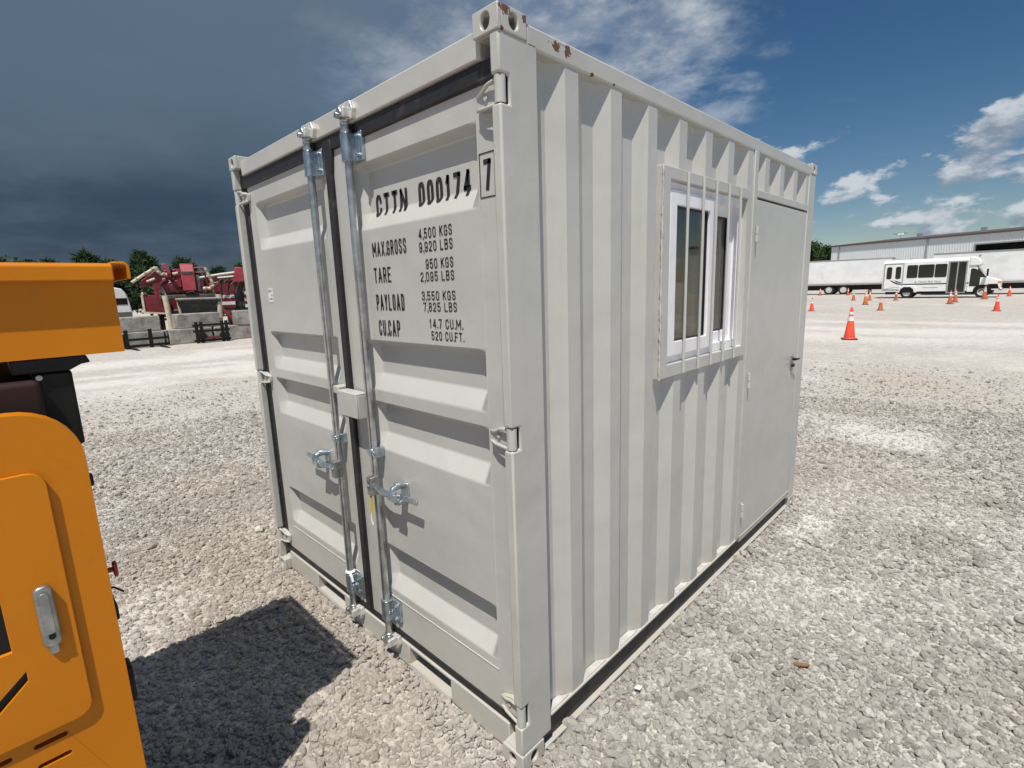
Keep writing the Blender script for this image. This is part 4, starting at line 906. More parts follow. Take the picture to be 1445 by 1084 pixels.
    t = MB().add([(0.40 + v.co.x * 0.86, -0.006, 1.16 + v.co.y) for v in me.vertices], [tuple(p.vertices) for p in me.polygons]); t.build('lettering', BSTR, r, recalc=False)
    MB().box(0.95, 1.85, -0.006, 0.002, 0.755, 0.80).build('small_print', BGREY, r)
    MB().prism([(-0.55, 0.44), (-0.50, 0.86), (-0.30, 0.98), (0.42, 0.98), (0.58, 0.86), (0.62, 0.44)], 'y', -0.05, 0.02).build('wheel_arch', BW, r, bevel=0.03)
    MB().prism([(-0.46, 0.43), (-0.40, 0.70), (-0.2, 0.86), (0.2, 0.86), (0.40, 0.70), (0.46, 0.43)], 'y', -0.054, 0.3).build('arch_recess', BLACKM, r)
    MB().prism([(4.32 - 0.50, 0.41), (4.32 - 0.44, 0.72), (4.32 - 0.2, 0.92), (4.32 + 0.2, 0.92), (4.32 + 0.44, 0.76), (4.32 + 0.52, 0.41)], 'y', 0.085, 0.45).build('arch_recess', BLACKM, r)
    for xx in (0.0, 4.32):
        wheel(r, xx, 0.02 if xx == 0 else 0.10, 0.40, 0.24); wheel(r, xx, D - 0.28, 0.40, 0.24)
    MB().box(-1.4, 4.9, 0.3, D - 0.3, 0.30, 0.50).build('chassis', BLACKM, r)
    for xx in (-0.05, 3.9): MB().box(xx, xx + 0.12, 0.5, 0.6, 2.92, 3.02).build('roof_light', BGREY, r)
    MB().tube([(3.95, 0.3, 2.86), (4.05, 0.3, 3.05)], 0.012, 5).build('antenna', BLACKM, r)
bus()

# ------------------------------------------------------------------ trailers
TW = mat('trailer_white', (0.80, 0.81, 0.82), 0.45, var=0.06, vscale=1.2, dirt=((0.60, 0.59, 0.56), 0.9, 0.55, 0.35))
def trailer(x0, x1, y, rz, z0, z1, label, wheels, panels):
    r = empty('box_trailer', (x0, y, 0), rz, label, 'trailer', 'white box trailers')
    Ln = x1 - x0; D = 2.5
    b = MB().box(0, Ln, 0.012, D, z0, z1).build('box_body', TW, r, bevel=0.02)
    n = max(1, round(Ln / panels)); w = Ln / n
    for i in range(n): MB().box(i * w + 0.012, (i + 1) * w - 0.012, 0.0, 0.0118, z0 + 0.16, z1 - 0.13).build('side_panel', TW, r)
    MB().box(-0.02, Ln + 0.02, -0.015, D + 0.015, z1 - 0.10, z1 + 0.025).build('top_rail', BGREY, r, bevel=0.01)
    MB().box(-0.01, Ln + 0.01, -0.012, D, z0 - 0.10, z0 + 0.08).build('side_rail', BGREY, r, bevel=0.01)
    MB().box(0.3, Ln - 0.3, 0.5, D - 0.5, z0 - 0.38, z0 - 0.10).build('chassis', BLACKM, r)
    for xx in wheels:
        wheel(r, xx, 0.08, 0.48, 0.26); wheel(r, xx, D - 0.34, 0.48, 0.26)
    for xx in (Ln * 0.86,):
        for yy in (0.6, D - 0.7): MB().box(xx, xx + 0.12, yy, yy + 0.12, 0.0, z0 - 0.2).build('landing_leg', BLACKM, r)
    MB().box(0.2, Ln - 0.5, 0.42, 0.48, 0.45, z0 - 0.1).build('side_skirt', BLACKM, r)
    return r
t1 = trailer(-18.4, -5.7, 60.8, math.radians(2), 1.05, 3.50, 'long white box trailer standing behind the tail of the bus', (7.55, 8.85), 1.22)
t2 = trailer(-2.05, 11.4, 56.0, math.radians(0), 1.00, 3.46, 'long white box trailer standing behind the nose of the bus', (9.6, 10.9), 1.22)

# ------------------------------------------------------------------ warehouse
def warehouse():
    r = empty('warehouse', (-18.17, 92.9, 0), math.radians(-22.5 + 0), 'long white metal clad warehouse with dark eaves and open dock', 'building')
    M = bpy.data.materials.new('ribbed_cladding'); M.use_nodes = True; nt = M.node_tree; h = G(nt); b = nt.nodes['Principled BSDF']
    tco = h.n('ShaderNodeTexCoord').outputs['Object']; x, y, z = h.sep(tco)
    nn = h.noise(h.comb(h.math('MULTIPLY', x, 0.8), 0.0, h.math('MULTIPLY', z, 0.3)), 1.0, 4, 0.6)
    nt.links.new(h.mix(nn, (0.64, 0.68, 0.70, 1), (0.74, 0.78, 0.80, 1)), b.inputs['Base Color']); b.inputs['Roughness'].default_value = 0.5
    CLAD = M; EAVE = mat('dark_eave', (0.10, 0.075, 0.07), 0.5)
    Ln = 58.0; Hh = 6.45; D = 30
    rz = r.rotation_euler.z
    o0, o1 = 18.6, 24.6                       # dock opening
    def part(a, b_, z0, z1, nm='wall'):
        MB().box(a, b_, 0.0, 0.25, z0, z1).build(nm, CLAD, r)
    part(0, o0, 0, Hh); part(o1, Ln, 0, Hh); part(o0, o1, 5.15, Hh)
    MB().box(0, 0.25, 0.25, D, 0, Hh).build('end_wall', CLAD, r); MB().box(Ln - 0.25, Ln, 0.25, D, 0, Hh).build('end_wall', CLAD, r); MB().box(0.25, Ln - 0.25, D - 0.25, D, 0, Hh).build('rear_wall', CLAD, r)
    ribs = MB(); xx = 0.3
    while xx < Ln:
        if not (o0 - 0.1 < xx < o1 + 0.1): ribs.box(xx, xx + 0.07, -0.035, 0.0, 0.0, Hh - 0.05)
        else: ribs.box(xx, xx + 0.07, -0.035, 0.0, 5.16, Hh - 0.05)
        xx += 0.30
    tag(ribs.build('cladding_ribs', CLAD, r), kind='stuff')
    MB().prism([(-0.25, Hh - 0.10), (-0.25, Hh + 0.13), (D / 2, Hh + 1.3), (D + 0.25, Hh + 0.13), (D + 0.25, Hh - 0.10), (D / 2, Hh + 1.1)], 'x', -0.25, Ln + 0.25).build('roof', EAVE, r)
    for xx in (1.2, 13.2, 25.0, 38): MB().box(xx, xx + 0.14, -0.14, -0.02, 0, Hh - 0.1).build('downspout', BGREY, r)
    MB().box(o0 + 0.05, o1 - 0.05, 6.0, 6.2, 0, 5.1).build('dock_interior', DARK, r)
    MB().box(o0 - 0.12, o0, -0.06, 0.25, 0, 5.3).box(o1, o1 + 0.12, -0.06, 0.25, 0, 5.3).box(o0, o1, -0.06, 0.0, 5.15, 5.3).build('dock_frame', BGREY, r)
    MB().box(25.15, 25.45, -0.3, 0.0, 0, Hh - 0.05).build('corner_trim', CLAD, r)
    for xx in (10.2, 17.5, 22.5): MB().box(xx, xx + 0.5, 3.0, 3.5, Hh + 0.2, Hh + 0.95).build('roof_vent', BGREY, r)
warehouse()
def light_pole(x, y, h):
    r = empty('light_pole', (x, y, 0), 0.3, 'tall floodlight pole with two lamp heads rising behind the warehouse', 'pole')
    MB().tube([(0, 0, 0), (0, 0, h)], [0.12, 0.07], 8).build('mast', BGREY, r, smooth=True)
    MB().tube([(-0.9, 0, h - 0.15), (0.9, 0, h - 0.15)], 0.05, 6).build('crossarm', BGREY, r)
    for s in (-1, 1): MB().box(s * 0.9 - 0.32, s * 0.9 + 0.32, -0.3, 0.3, h - 0.12, h + 0.22).build('lamp_head', BGREY, r, bevel=0.03)
light_pole(-15.6, 136.5, 10.4)

# ------------------------------------------------------------------ concrete blocks, forks, trucks on the far side
CONC = mat('weathered_concrete', (0.33, 0.31, 0.28), 0.9, var=0.3, vscale=2.5, bump=0.6, bscale=22, bdist=0.02, dirt=((0.15, 0.13, 0.11), 3.0, 0.52, 0.6))
def block(x, y, z, ln, h, label, rz=0.0, d=0.65):
    o = MB().box(-d / 2, d / 2, -ln / 2, ln / 2, 0, h).build('concrete_block', CONC, None, bevel=0.035, seg=2)
    o.location = (x, y, z); o.rotation_euler = (0, 0, rz)
    tag(o, label, 'block', 'stacked concrete blocks')
XB = -21.0
block(XB, 3.10, 0.0, 1.55, 0.60, 'lower concrete block behind the fork carriage next to the van', 0.01)
block(XB - 0.02, 2.95, 0.60, 1.50, 0.58, 'upper concrete block in front of the white van', -0.015)
block(XB + 0.05, 4.70, 0.0, 1.55, 0.60, 'lower concrete block in front of the pump truck hopper', 0.0)
block(XB - 0.03, 5.05, 0.60, 1.62, 0.60, 'upper concrete block in front of the pump truck hopper', 0.02)
block(XB, 6.30, 0.0, 1.50, 0.60, 'lower concrete block in the gap behind the large fork carriage', 0.02)
block(XB + 0.03, 7.30, 0.60, 1.60, 0.62, 'upper concrete block beside the container corner', -0.02)
block(XB, 7.85, 0.0, 1.55, 0.60, 'lower concrete block behind the container corner', 0.0)
block(XB, 1.4, 0.0, 1.55, 0.60, 'lower concrete block behind the orange machine', 0.02)
block(XB - 0.02, 1.25, 0.60, 1.60, 0.58, 'upper concrete block behind the orange machine', 0.0)

def fork_frame(x, y, w, h, rz, label, heavy):
    r = empty('fork_carriage', (x, y, 0), rz, label, 'attachment', 'loader fork carriages left on the gravel')
    for z in (0.10, h * 0.62, h - 0.06):
        if heavy or z != h - 0.06: MB().box(-0.04, 0.04, -w / 2, w / 2, z - 0.045, z + 0.045).build('rail', BLACKM, r, bevel=0.008)
    for s in ((-0.36, 0.12) if not heavy else (-0.40, -0.27, 0.30, 0.42)):
        MB().box(-0.07, 0.06, s * w - 0.055, s * w + 0.055, 0.0, h + (0.16 if not heavy else 0.08)).build('upright', BLACKM, r, bevel=0.01)
    for s in (-0.42, 0.42): MB().box(-0.05, 0.05, s * w - 0.025, s * w + 0.025, 0.02, h).build('end_plate', BLACKM, r, bevel=0.008)
    if heavy:
        for s in (-0.36, -0.24, 0.26, 0.38): MB().lathe([(0.11, -0.05), (0.11, 0.05)], (0.10, s * w, h * 0.35), 12, 'x').build('bracket_ring', BLACKM, r)
        MB().tube([(0.1, -0.2 * w, 0.22), (0.1, 0.3 * w, 0.22)], 0.05, 8).build('cylinder', mat('dull_red', (0.12, 0.02, 0.02), 0.5), r, smooth=True)
        MB().box(0.05, 0.16, -0.44 * w, -0.2 * w, h * 0.3, h * 0.55).build('clamp_block', BLACKM, r, bevel=0.01)
    for s in (-0.30, 0.30): MB().prism([(0.04, 0.0), (1.05, 0.0), (1.05, 0.015), (0.08, 0.05), (0.04, 0.05)], 'y', s * w - 0.055, s * w + 0.055).build('fork', BLACKM, r) if not heavy else None
fork_frame(-20.35, 3.05, 1.60, 0.55, 0.05, 'low black fork carriage with two uprights and flat forks', False)
fork_frame(-20.25, 5.35, 1.35, 0.78, -0.03, 'tall heavy black fork carriage with rings and red cylinder', True)

CREAM = mat('cream_pipe', (0.60, 0.52, 0.38), 0.55, var=0.2, vscale=5); RED = mat('truck_red', (0.17, 0.014, 0.024), 0.42, var=0.25, vscale=2.5, dirt=((0.14, 0.07, 0.06), 4, 0.55, 0.5)); PINK = mat('sunfaded_red', (0.32, 0.042, 0.06), 0.5, var=0.15, vscale=3)
DSTEEL = mat('dusty_dark_steel', (0.055, 0.055, 0.055), 0.65, var=0.4, vscale=4, dirt=((0.26, 0.23, 0.18), 5, 0.55, 0.5)); STEEL = mat('cement_grey_steel', (0.27, 0.25, 0.21), 0.7, var=0.3, vscale=5)
def pump_truck():
    r = empty('concrete_pump_truck', (-22.6, 5.0, 0), math.radians(-13), 'dark red concrete pump truck with folded boom and cream delivery pipes, seen from behind', 'truck')
    def ad(mb, nm, m_, par=None, **k): return mb.build(nm, m_, par or r, off=(-22.6, 5.0, 0), **k)
    X = -22.6
    ad(MB().box(X - 8.5, X - 0.6, 4.45, 5.6, 0.75, 1.25), 'chassis', DSTEEL, bevel=0.02)
    for xx in (X - 1.6, X - 2.9, X - 7.4):
        for yy, s in ((3.95, 1), (6.05, -1)):
            t = ad(MB().lathe([(0.30, -0.15), (0.48, -0.15), (0.5, -0.08), (0.5, 0.08), (0.48, 0.15), (0.30, 0.15)], (xx, yy, 0.5), 20, 'y'), 'wheel', TYRE, smooth=True)
            ad(MB().lathe([(0.29, -0.12), (0.2, -0.05), (0.2, 0.05), (0.29, 0.12)], (xx, yy, 0.5), 16, 'y'), 'rim', STEEL, t, smooth=True)
    # cab at the far end
    cab = ad(MB().box(X - 10.2, X - 8.3, 3.8, 6.25, 0.8, 3.0), 'cab', RED, bevel=0.12, seg=3)
    ad(MB().box(X - 10.22, X - 10.15, 4.0, 6.05, 1.9, 2.8), 'windscreen', DGLASS, cab)
    ad(MB().box(X - 8.2, X - 1.2, 3.75, 4.40, 1.25, 1.95), 'water_tank', RED, bevel=0.05)
    # side locker with cream frame, hopper and rear frame
    lk = ad(MB().prism([(3.62, 1.30), (4.42, 1.22), (4.42, 1.86), (3.95, 2.00), (3.62, 2.02)], 'x', X - 0.9, X - 0.15), 'locker', RED, bevel=0.02)
    ad(MB().prism([(3.56, 1.24), (4.44, 1.16), (4.44, 1.23), (3.64, 1.31), (3.64, 2.02), (3.56, 2.03)], 'x', X - 0.95, X - 0.10), 'locker_frame', CREAM, lk)
    ad(MB().lathe([(0.10, 2.0), (0.12, 2.08), (0.06, 2.14)], (X - 0.4, 3.68, 0), 12), 'filler_cap', CREAM, lk, smooth=True)
    hp = MB(); ring0 = [(X - 1.15, 4.95, 1.16), (X + 0.05, 4.95, 1.16), (X + 0.05, 6.35, 1.16), (X - 1.15, 6.35, 1.16)]; ring1 = [(X - 1.3, 4.78, 1.76), (X + 0.25, 4.78, 1.76), (X + 0.25, 6.48, 1.76), (X - 1.3, 6.48, 1.76)]
    hp.add(ring0 + ring1, [(0, 1, 2, 3)] + [(i, (i + 1) % 4, (i + 1) % 4 + 4, i + 4) for i in range(4)])
    ad(hp, 'hopper', DSTEEL); ad(MB().tube([(X + 0.25, 4.76, 1.78), (X + 0.25, 6.5, 1.78)], 0.05, 8), 'hopper_rim', STEEL, smooth=True)
    ad(MB().box(X - 1.3, X + 0.1, 4.2, 6.35, 1.80, 1.98), 'rear_deck', DSTEEL, bevel=0.03)
    for yy, zb in ((4.48, 0.35), (6.38, 0.9)):
        leg = ad(MB().tube([(X + 0.10, yy, zb), (X + 0.10, yy - (0.07 if yy < 5 else -0.02), 1.95)], [0.10, 0.115], 12), 'outrigger_leg', CREAM, smooth=True)
        ad(MB().tube([(X + 0.10, yy, zb - 0.35 if yy < 5 else 0.4), (X + 0.10, yy, zb + 0.02)], 0.07, 10), 'jack', STEEL, leg, smooth=True)
        ad(MB().lathe([(0.22, 0.0), (0.22, 0.05), (0.08, 0.09), (0.07, 0.45)], (X + 0.10, yy, 0), 14), 'foot', STEEL, leg, smooth=True)
    ad(MB().tube([(X + 0.1, 4.88, 1.15), (X + 0.1, 4.84, 1.75)], 0.05, 8), 'hopper_stay', CREAM, smooth=True)
    ad(MB().tube([(X - 0.1, 4.52, 1.72), (X - 0.15, 4.40, 2.0), (X - 0.15, 4.28, 2.42)], [0.10, 0.075, 0.05], 8), 'support_strut', STEEL, smooth=True)
    # turret and folded boom
    ad(MB().lathe([(0.5, 1.98), (0.55, 2.1), (0.55, 2.45), (0.4, 2.62)], (X - 0.9, 4.75, 0), 20), 'turret', RED, smooth=True)
    ad(MB().prism([(4.25, 2.02), (5.15, 2.02), (5.25, 2.55), (4.85, 2.62), (4.35, 2.45)], 'x', X - 1.4, X - 0.25), 'turret_housing', RED, bevel=0.05)
    kn = ad(MB().prism([(X - 0.55, 2.08), (X + 0.20, 2.14), (X + 0.16, 2.90), (X - 0.05, 3.26), (X - 0.75, 3.34), (X - 1.0, 2.9)], 'y', 5.10, 5.60), 'boom_knuckle', PINK, bevel=0.03)
    ad(MB().box(X + 0.15, X + 0.19, 5.12, 5.55, 2.86, 2.95), 'knuckle_vent', DSTEEL, kn)
    ad(MB().prism([(X - 0.5, 2.2), (X + 0.08, 2.3), (X + 0.0, 2.95), (X - 0.5, 3.1)], 'y', 4.93, 5.08), 'knuckle_plate', RED, bevel=0.02)
    ad(MB().prism([(X - 0.6, 2.05), (X + 0.1, 2.1), (X + 0.05, 2.8), (X - 0.5, 2.8)], 'y', 5.62, 5.78), 'knuckle_plate', DSTEEL, bevel=0.02)
    for k, (y0_, z0_) in enumerate(((4.62, 3.0), (4.95, 3.05), (5.35, 3.02))):
        ad(MB().box(X - 9.0, X - 0.9, y0_ - 0.14, y0_ + 0.14, z0_ - 0.28, z0_ + 0.06), 'boom_section', RED, bevel=0.03)
    ad(MB().prism([(4.45, 2.93), (4.62, 2.95), (4.74, 2.50), (4.60, 2.47)] if 0 else [(4.44, 3.28), (4.62, 3.30), (4.76, 2.88), (4.66, 2.86)], 'x', X - 0.30, X + 0.05), 'boom_tip', PINK, bevel=0.02)
    # arm swung to the side with its pipe
    arm = ad(MB().prism([(3.55, 2.32), (4.35, 2.55), (4.50, 3.02), (4.25, 3.08), (3.66, 2.62)], 'x', X - 0.45, X - 0.10), 'folded_arm', RED, bevel=0.03)
    def pipe(pts, r_=0.062, couplings=True, par=None):
        p_ = ad(MB().tube(pts, r_, 10), 'delivery_pipe', CREAM, par, smooth=True)
        if couplings:
            for a, b in zip(pts[:-1], pts[1:]):
                a = Vector(a); b = Vector(b); d_ = (b - a).normalized(); c = (a + b) / 2
                ad(MB().tube([tuple(c - d_ * 0.035), tuple(c + d_ * 0.035)], r_ * 1.35, 10), 'coupling', STEEL, p_, smooth=True)
    pipe([(X + 0.02, 3.34, 2.53), (X + 0.02, 3.72, 2.80), (X + 0.02, 4.00, 2.98), (X + 0.02, 4.24, 3.14)])
    pipe([(X + 0.05, 4.24, 3.16), (X + 0.08, 4.29, 2.98), (X + 0.08, 4.40, 2.86), (X + 0.06, 4.60, 2.84)])
    pipe([(X + 0.0, 3.85, 2.56), (X + 0.0, 4.15, 2.68)], 0.045, False)
    pipe([(X + 0.06, 4.80, 2.86), (X + 0.06, 5.0, 2.90)], 0.055, False)
    pipe([(X + 0.05, 6.02, 3.12), (X + 0.05, 6.10, 2.88), (X + 0.05, 6.20, 2.58), (X + 0.05, 6.26, 2.36), (X + 0.05, 6.10, 2.22), (X + 0.05, 5.85, 2.22)])
    for a, b in (((X - 0.1, 5.6, 3.12), (X, 6.02, 3.12)), ((X - 0.1, 5.62, 2.92), (X, 6.06, 2.92)), ((X - 0.05, 5.96, 3.1), (X - 0.05, 6.08, 2.3)), ((X - 0.1, 5.7, 2.30), (X, 6.05, 2.28))):
        ad(MB().tube([a, b], 0.035, 8), 'pipe_frame', RED, smooth=True)
    ad(MB().lathe([(0.14, X - 0.2), (0.16, X - 0.1), (0.14, X + 0.02)], (0, 4.18, 2.36), 14, 'x'), 'hose_reel', RED, smooth=True)
    # hydraulic lines and clutter on the deck
    for i in range(9):
        y_ = random.uniform(4.7, 6.3); ad(MB().tube([(X - 0.2, y_, 1.98), (X + 0.05, y_ + random.uniform(-.2, .2), 2.12 + random.uniform(0, .1)), (X - 0.3, y_ + random.uniform(-.4, .4), 2.05)], 0.02, 6), 'hose', DSTEEL if i % 3 else CREAM, smooth=True)
pump_truck()
def truck2():
    X = -24.0; O = (X, 8.4, 0)
    r = empty('boom_truck', O, math.radians(-16), 'red boom truck with white chevron board, mostly hidden behind the container', 'truck')
    def ad(mb, nm, m_, par=None, **k): return mb.build(nm, m_, par or r, off=O, **k)
    ad(MB().box(X - 8, X - 0.3, 7.6, 9.6, 0.75, 1.35), 'chassis', DSTEEL, bevel=0.02)
    for xx in (X - 1.4, X - 2.7, X - 7.2):
        for yy in (7.45, 9.55): ad(MB().lathe([(0.30, -0.15), (0.5, -0.12), (0.5, 0.12), (0.30, 0.15)], (xx, yy, 0.5), 20, 'y'), 'wheel', TYRE, smooth=True)
    ad(MB().box(X - 9.8, X - 8.05, 7.3, 9.7, 0.8, 2.9), 'cab', RED, bevel=0.12, seg=3)
    WS = mat('white_stripe', (0.62, 0.62, 0.60), 0.5, var=0.2, vscale=4)
    for i, z in enumerate((1.28, 1.44, 1.60, 1.76, 1.92)):
        ad(MB().box(X - 0.25, X - 0.10, 7.0, 7.62, z, z + 0.158), 'stripe_board', WS if i % 2 else RED)
        ad(MB().box(X - 0.25, X - 0.10, 8.05, 9.5, z, z + 0.158), 'stripe_board', WS if i % 2 == 0 else RED)
    ad(MB().box(X - 0.6, X - 0.3, 7.0, 9.6, 1.2, 2.3), 'tail_frame', DSTEEL, bevel=0.03)
    ad(MB().prism([(6.6, 2.62), (9.8, 2.95), (9.8, 3.28), (6.6, 2.90)], 'x', X - 0.9, X - 0.45), 'boom_arm', RED, bevel=0.03)
    ad(MB().prism([(6.9, 2.35), (9.8, 2.62), (9.8, 2.90), (6.9, 2.60)], 'x', X - 0.5, X - 0.15), 'boom_arm', RED, bevel=0.03)
    ad(MB().prism([(7.3, 2.0), (9.6, 2.1), (9.6, 2.6), (7.5, 2.4)], 'x', X - 1.4, X - 0.4), 'turntable', RED, bevel=0.06)
    ad(MB().prism([(6.5, 2.10), (7.6, 2.0), (8.0, 2.45), (7.2, 2.62), (6.6, 2.5)], 'x', X - 0.7, X - 0.1), 'boom_base', RED, bevel=0.04)
    ad(MB().prism([(7.6, 2.5), (8.2, 2.55), (8.3, 3.2), (7.8, 3.25)], 'x', X - 0.4, X + 0.05), 'boom_knuckle', PINK, bevel=0.03)
    for i in range(5): ad(MB().tube([(X, 6.8 + i * 0.3, 2.0), (X + 0.1, 6.9 + i * 0.32, 2.4 + 0.1 * (i % 2)), (X - 0.1, 7.2 + i * 0.3, 2.75)], 0.03, 6), 'hose', DSTEEL, smooth=True)
    WP = mat('white_pipe', (0.66, 0.65, 0.62), 0.45)
    ad(MB().tube([(X - 0.1, 6.0, 2.72), (X - 0.1, 7.2, 2.92), (X - 0.1, 9.8, 3.24)], 0.055, 8), 'delivery_pipe', WP, smooth=True)
    ad(MB().tube([(X - 0.05, 7.0, 2.74), (X - 0.05, 9.8, 2.98)], 0.045, 8), 'delivery_pipe', WP, smooth=True)
    ad(MB().tube([(X + 0.1, 7.0, 1.25), (X + 0.45, 7.35, 0.85), (X + 0.5, 7.5, 0.4)], 0.08, 8), 'outrigger', RED, smooth=True)
    ad(MB().lathe([(0.2, 0.0), (0.2, 0.06), (0.07, 0.1), (0.07, 0.42)], (X + 0.5, 7.5, 0), 12), 'outrigger_foot', STEEL, smooth=True)
truck2()
def van():
    O = (-33.2, 3.9, 0); r = empty('white_van', O, math.radians(0), 'white high-roof van with dark rear windows behind the concrete blocks', 'van')
    V = mat('van_white', (0.74, 0.75, 0.76), 0.3, var=0.05, vscale=2)
    prof = [(-1.02, 0.45), (1.02, 0.45), (1.05, 1.1), (0.98, 1.75), (0.86, 2.25), (0.70, 2.48), (0.4, 2.56), (-0.4, 2.56), (-0.70, 2.48), (-0.86, 2.25), (-0.98, 1.75), (-1.05, 1.1)]
    MB().prism(prof, 'x', -5.6, 0.0).build('body', V, r, bevel=0.05)
    MB().prism([(-7.0, 0.45), (-5.602, 0.45), (-5.602, 2.3), (-5.9, 2.2), (-6.4, 1.45), (-7.0, 1.2)], 'y', -0.98, 0.98).build('bonnet', V, r, bevel=0.05)
    for a, b in ((-0.88, -0.04), (0.04, 0.88)): MB().box(0.001, 0.02, a, b, 1.58, 1.95).build('rear_window', DGLASS, r, bevel=0.005)
    MB().box(0.0, 0.022, -0.98, 0.98, 0.66, 1.16).build('tailboard', mat('dark_grey_plastic', (0.10, 0.105, 0.11), 0.6), r, bevel=0.005)
    for s in (-1, 1):
        MB().tube([(-5.2, s * 1.0, 1.3), (-5.2, s * 1.18, 1.35)], 0.03, 6).box(-5.3, -5.1, s * 1.28 - 0.12, s * 1.28 + 0.12, 1.2, 1.55).build('mirror', V, r, bevel=0.02)
        for xx in (-1.2, -6.1): MB().lathe([(0.2, -0.11), (0.36, -0.11), (0.36, 0.11), (0.2, 0.11)], (xx, s * 0.92, 0.36), 18, 'y').build('wheel', TYRE, r, smooth=True)
van()

# ------------------------------------------------------------------ trees
BARK = mat('bark', (0.085, 0.065, 0.05), 0.9, var=0.3, vscale=6)
def leafmat(name, c1, c2):
    M = bpy.data.materials.new(name); M.use_nodes = True; nt = M.node_tree; h = G(nt); b = nt.nodes['Principled BSDF']
    pos = h.n('ShaderNodeNewGeometry').outputs['Position']
    nt.links.new(h.mix(h.ss(h.noise(pos, 1.4, 4, 0.6), 0.3, 0.7), (*c1, 1), (*c2, 1)), b.inputs['Base Color']); b.inputs['Roughness'].default_value = 0.7; b.inputs['Specular IOR Level'].default_value = 0.2
    return M
PINE = leafmat('pine_needles', (0.022, 0.045, 0.020), (0.050, 0.085, 0.036)); BROAD = leafmat('broad_leaves', (0.030, 0.058, 0.020), (0.070, 0.110, 0.040))
def tree(x, y, h, w, kind, label, group, n=3400):
    nm = 'pine_tree' if kind == 'pine' else 'broadleaf_tree'
    r = empty(nm, (x, y, 0), random.uniform(0, 6), label, 'tree', group)
    rg = np.random.default_rng(int(abs(x * 31 + y * 17)))
    tk = MB().tube([(0, 0, -0.1), (0.05, 0.02, h * 0.5), (0.0, 0.05, h * 0.94)], [h * 0.022, h * 0.014, h * 0.004], 8)
    limbs = []
    m_ = 34 if kind == 'pine' else 22
    for i in range(m_):
        t = 0.16 + 0.80 * (i / m_) + rg.uniform(-.02, .02); a = i * 2.4 + rg.uniform(-.4, .4)
        rad = (w * min(1.0, 1.22 * (1.04 - t)) * rg.uniform(0.65, 1.1)) if kind == 'pine' else (w * math.sin(math.pi * min(0.97, 0.16 + 0.84 * t)) ** 0.7 * rg.uniform(0.6, 1.0))
        zt = t * h; up = (0.10 if kind == 'pine' else 0.45) * rad
        e = Vector((math.cos(a) * rad, math.sin(a) * rad, min(h * 0.99, zt + up))); limbs.append((Vector((0, 0, zt)), e))
        tk.tube([(0, 0, zt), tuple(e * 0.5 + Vector((0, 0, zt)) * 0.5 + Vector((0, 0, -0.02 * rad))), tuple(e)], [h * 0.006, h * 0.004, h * 0.0015], 5)
    tk.build('trunk', BARK, r, smooth=True)
    vs = []; fs_ = []
    for i in range(n):
        s, e = limbs[int(rg.integers(0, m_))]; t = rg.beta(2.2, 1.1)
        p = s.lerp(e, t) + Vector(rg.normal(0, (0.075 if kind == 'pine' else 0.12) * w, 3)) * (1.0 if kind != 'pine' else 0.8)
        sz = rg.uniform(0.08, 0.19) * (w ** 0.5) * (1.0 if kind == 'pine' else 1.15)
        ax = Vector(rg.normal(0, 1, 3)).normalized(); bx = ax.cross(Vector(rg.normal(0, 1, 3))).normalized()
        if kind == 'pine': ax = (ax + (e - s).normalized() * 0.8 + Vector((0, 0, 0.35))).normalized(); q = [p - bx * sz * 0.28, p + ax * sz * 1.9, p + bx * sz * 0.28]
        else: q = [p - bx * sz * 0.6, p + ax * sz, p + bx * sz * 0.6]
        k = len(vs); vs += [tuple(v) for v in q]; fs_.append((k, k + 1, k + 2))
    MB().add(vs, fs_).build('crown', PINE if kind == 'pine' else BROAD, r, recalc=False)
TL = [(-52.5, 5.6, 5.7, 3.1, 'pine', 'dark pine tree left of the pump truck, behind the white van'), (-52.8, 9.6, 6.0, 3.0, 'pine', 'dark pine tree with pointed top behind the cream pipe of the pump truck'), (-53.5, 12.9, 5.5, 3.0, 'pine', 'dark pine tree rising behind the pump truck boom tip'),
      (-54.0, 18.3, 5.1, 2.6, 'pine', 'small pine tree behind the cream pipe loop'), (-55.0, 22.5, 5.2, 2.5, 'pine', 'small pine tree between boom truck and container'), (-53.0, 15.6, 4.6, 2.6, 'pine', 'low pine tree hidden behind the boom knuckle'), (-51.5, 2.9, 5.0, 3.0, 'pine', 'spreading pine tree behind the roof of the white van'), (-56.0, 7.6, 5.4, 3.0, 'pine', 'pine tree filling the gap between two pointed pines'), (-56.5, 20.4, 4.4, 2.7, 'pine', 'low pine tree beyond the boom truck arms'),
      (-60.0, -0.6, 5.4, 3.3, 'broad', 'rounded tree above the orange skip'), (-62.0, -4.5, 5.9, 3.6, 'broad', 'broad rounded tree above the orange skip lip'), (-62.0, 2.5, 5.0, 3.0, 'broad', 'low rounded tree beyond the end of the orange skip'), (-54, 26.5, 5.6, 2.6, 'pine', 'pine tree hidden behind the container')]
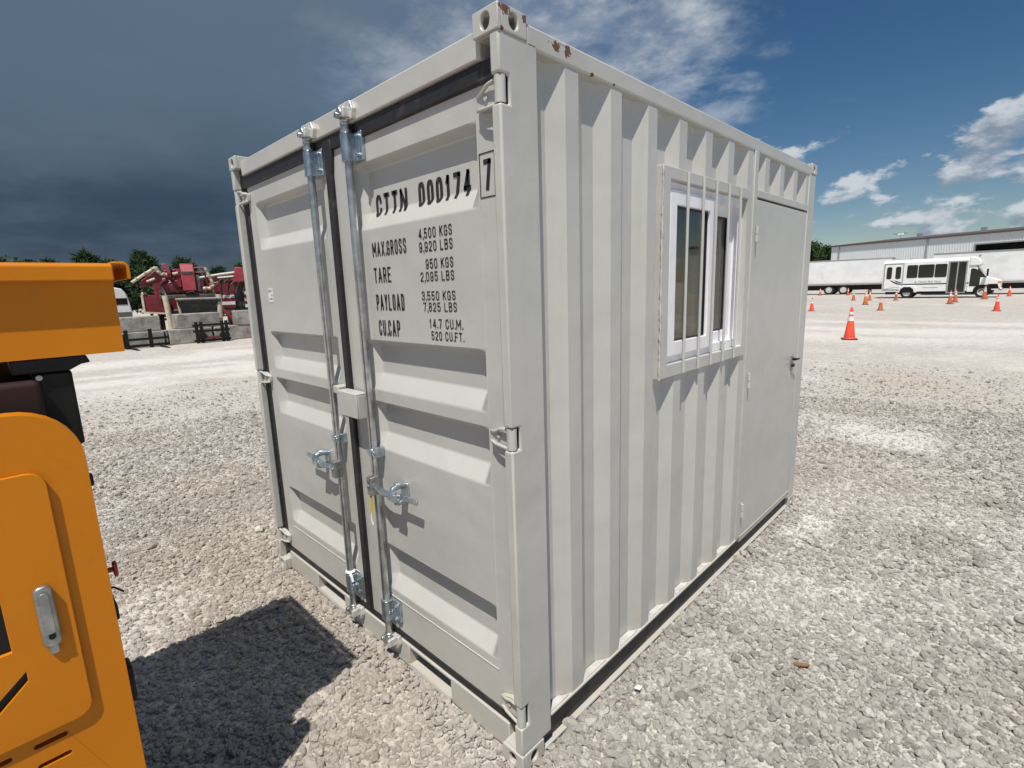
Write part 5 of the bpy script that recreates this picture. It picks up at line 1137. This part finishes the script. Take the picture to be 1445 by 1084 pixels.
for (x, y, h, w, k, l) in TL: tree(x, y, h, w, k, l, 'trees beyond the blocks', 9000 if k == 'pine' else 7000)
TR = [(-24.0, 104.5, 8.0, 2.7, 'broad', 'dark tree beside the warehouse end, close to the container'), (-20.6, 101.0, 7.0, 2.2, 'broad', 'dark tree at the very end of the warehouse'), (-29.0, 106.0, 8.6, 3.2, 'broad', 'dark tree hidden behind the container rear corner')]
for (x, y, h, w, k, l) in TR: tree(x, y, h, w, k, l, 'trees beyond the warehouse', 7000)

# ------------------------------------------------------------------ odd bits on the gravel
def rock(x, y, s, m_, nm, label, cat):
    bm = bmesh.new(); bmesh.ops.create_icosphere(bm, subdivisions=2, radius=1)
    for v in bm.verts: v.co *= 1 + random.uniform(-0.16, 0.16); v.co = Vector((v.co.x * s, v.co.y * s * 0.8, v.co.z * s * 0.65))
    me = bpy.data.meshes.new(nm); bm.to_mesh(me); bm.free(); me.materials.append(m_); o = bpy.data.objects.new(nm, me); COL.objects.link(o); o.location = (x, y, s * 0.45); tag(o, label, cat)
rock(-0.63, 0.09, 0.042, mat('pale_limestone', (0.52, 0.50, 0.46), 0.9, var=0.2, vscale=20, bump=0.5, bscale=40, bdist=0.005), 'stone', 'large pale stone lying alone left of the container', 'stone')
o = MB().prism([(-0.05, -0.012), (0.03, -0.016), (0.052, -0.004), (0.048, 0.013), (-0.045, 0.014)], 'z', 0, 0.010).build('wood_chip', mat('brown_wood', (0.22, 0.12, 0.06), 0.8, var=0.3, vscale=30), None, bevel=0.002)
o.scale = (0.72, 0.6, 0.8); o.location = (2.86, 1.27, 0.014); o.rotation_euler = (0.1, 0.05, 0.75); tag(o, 'brown splinter of wood lying on the gravel right of container', 'wood')
o = MB().prism([(-0.022, -0.012), (0.016, -0.020), (0.024, 0.010), (-0.010, 0.020)], 'z', 0, 0.002).build('paper_scrap', WHITE, None)
o.scale = (0.7, 0.7, 1); o.location = (2.37, 0.64, 0.018); o.rotation_euler = (0.15, -0.2, 0.3); tag(o, 'small white scrap of paper near the container bottom rail', 'paper')
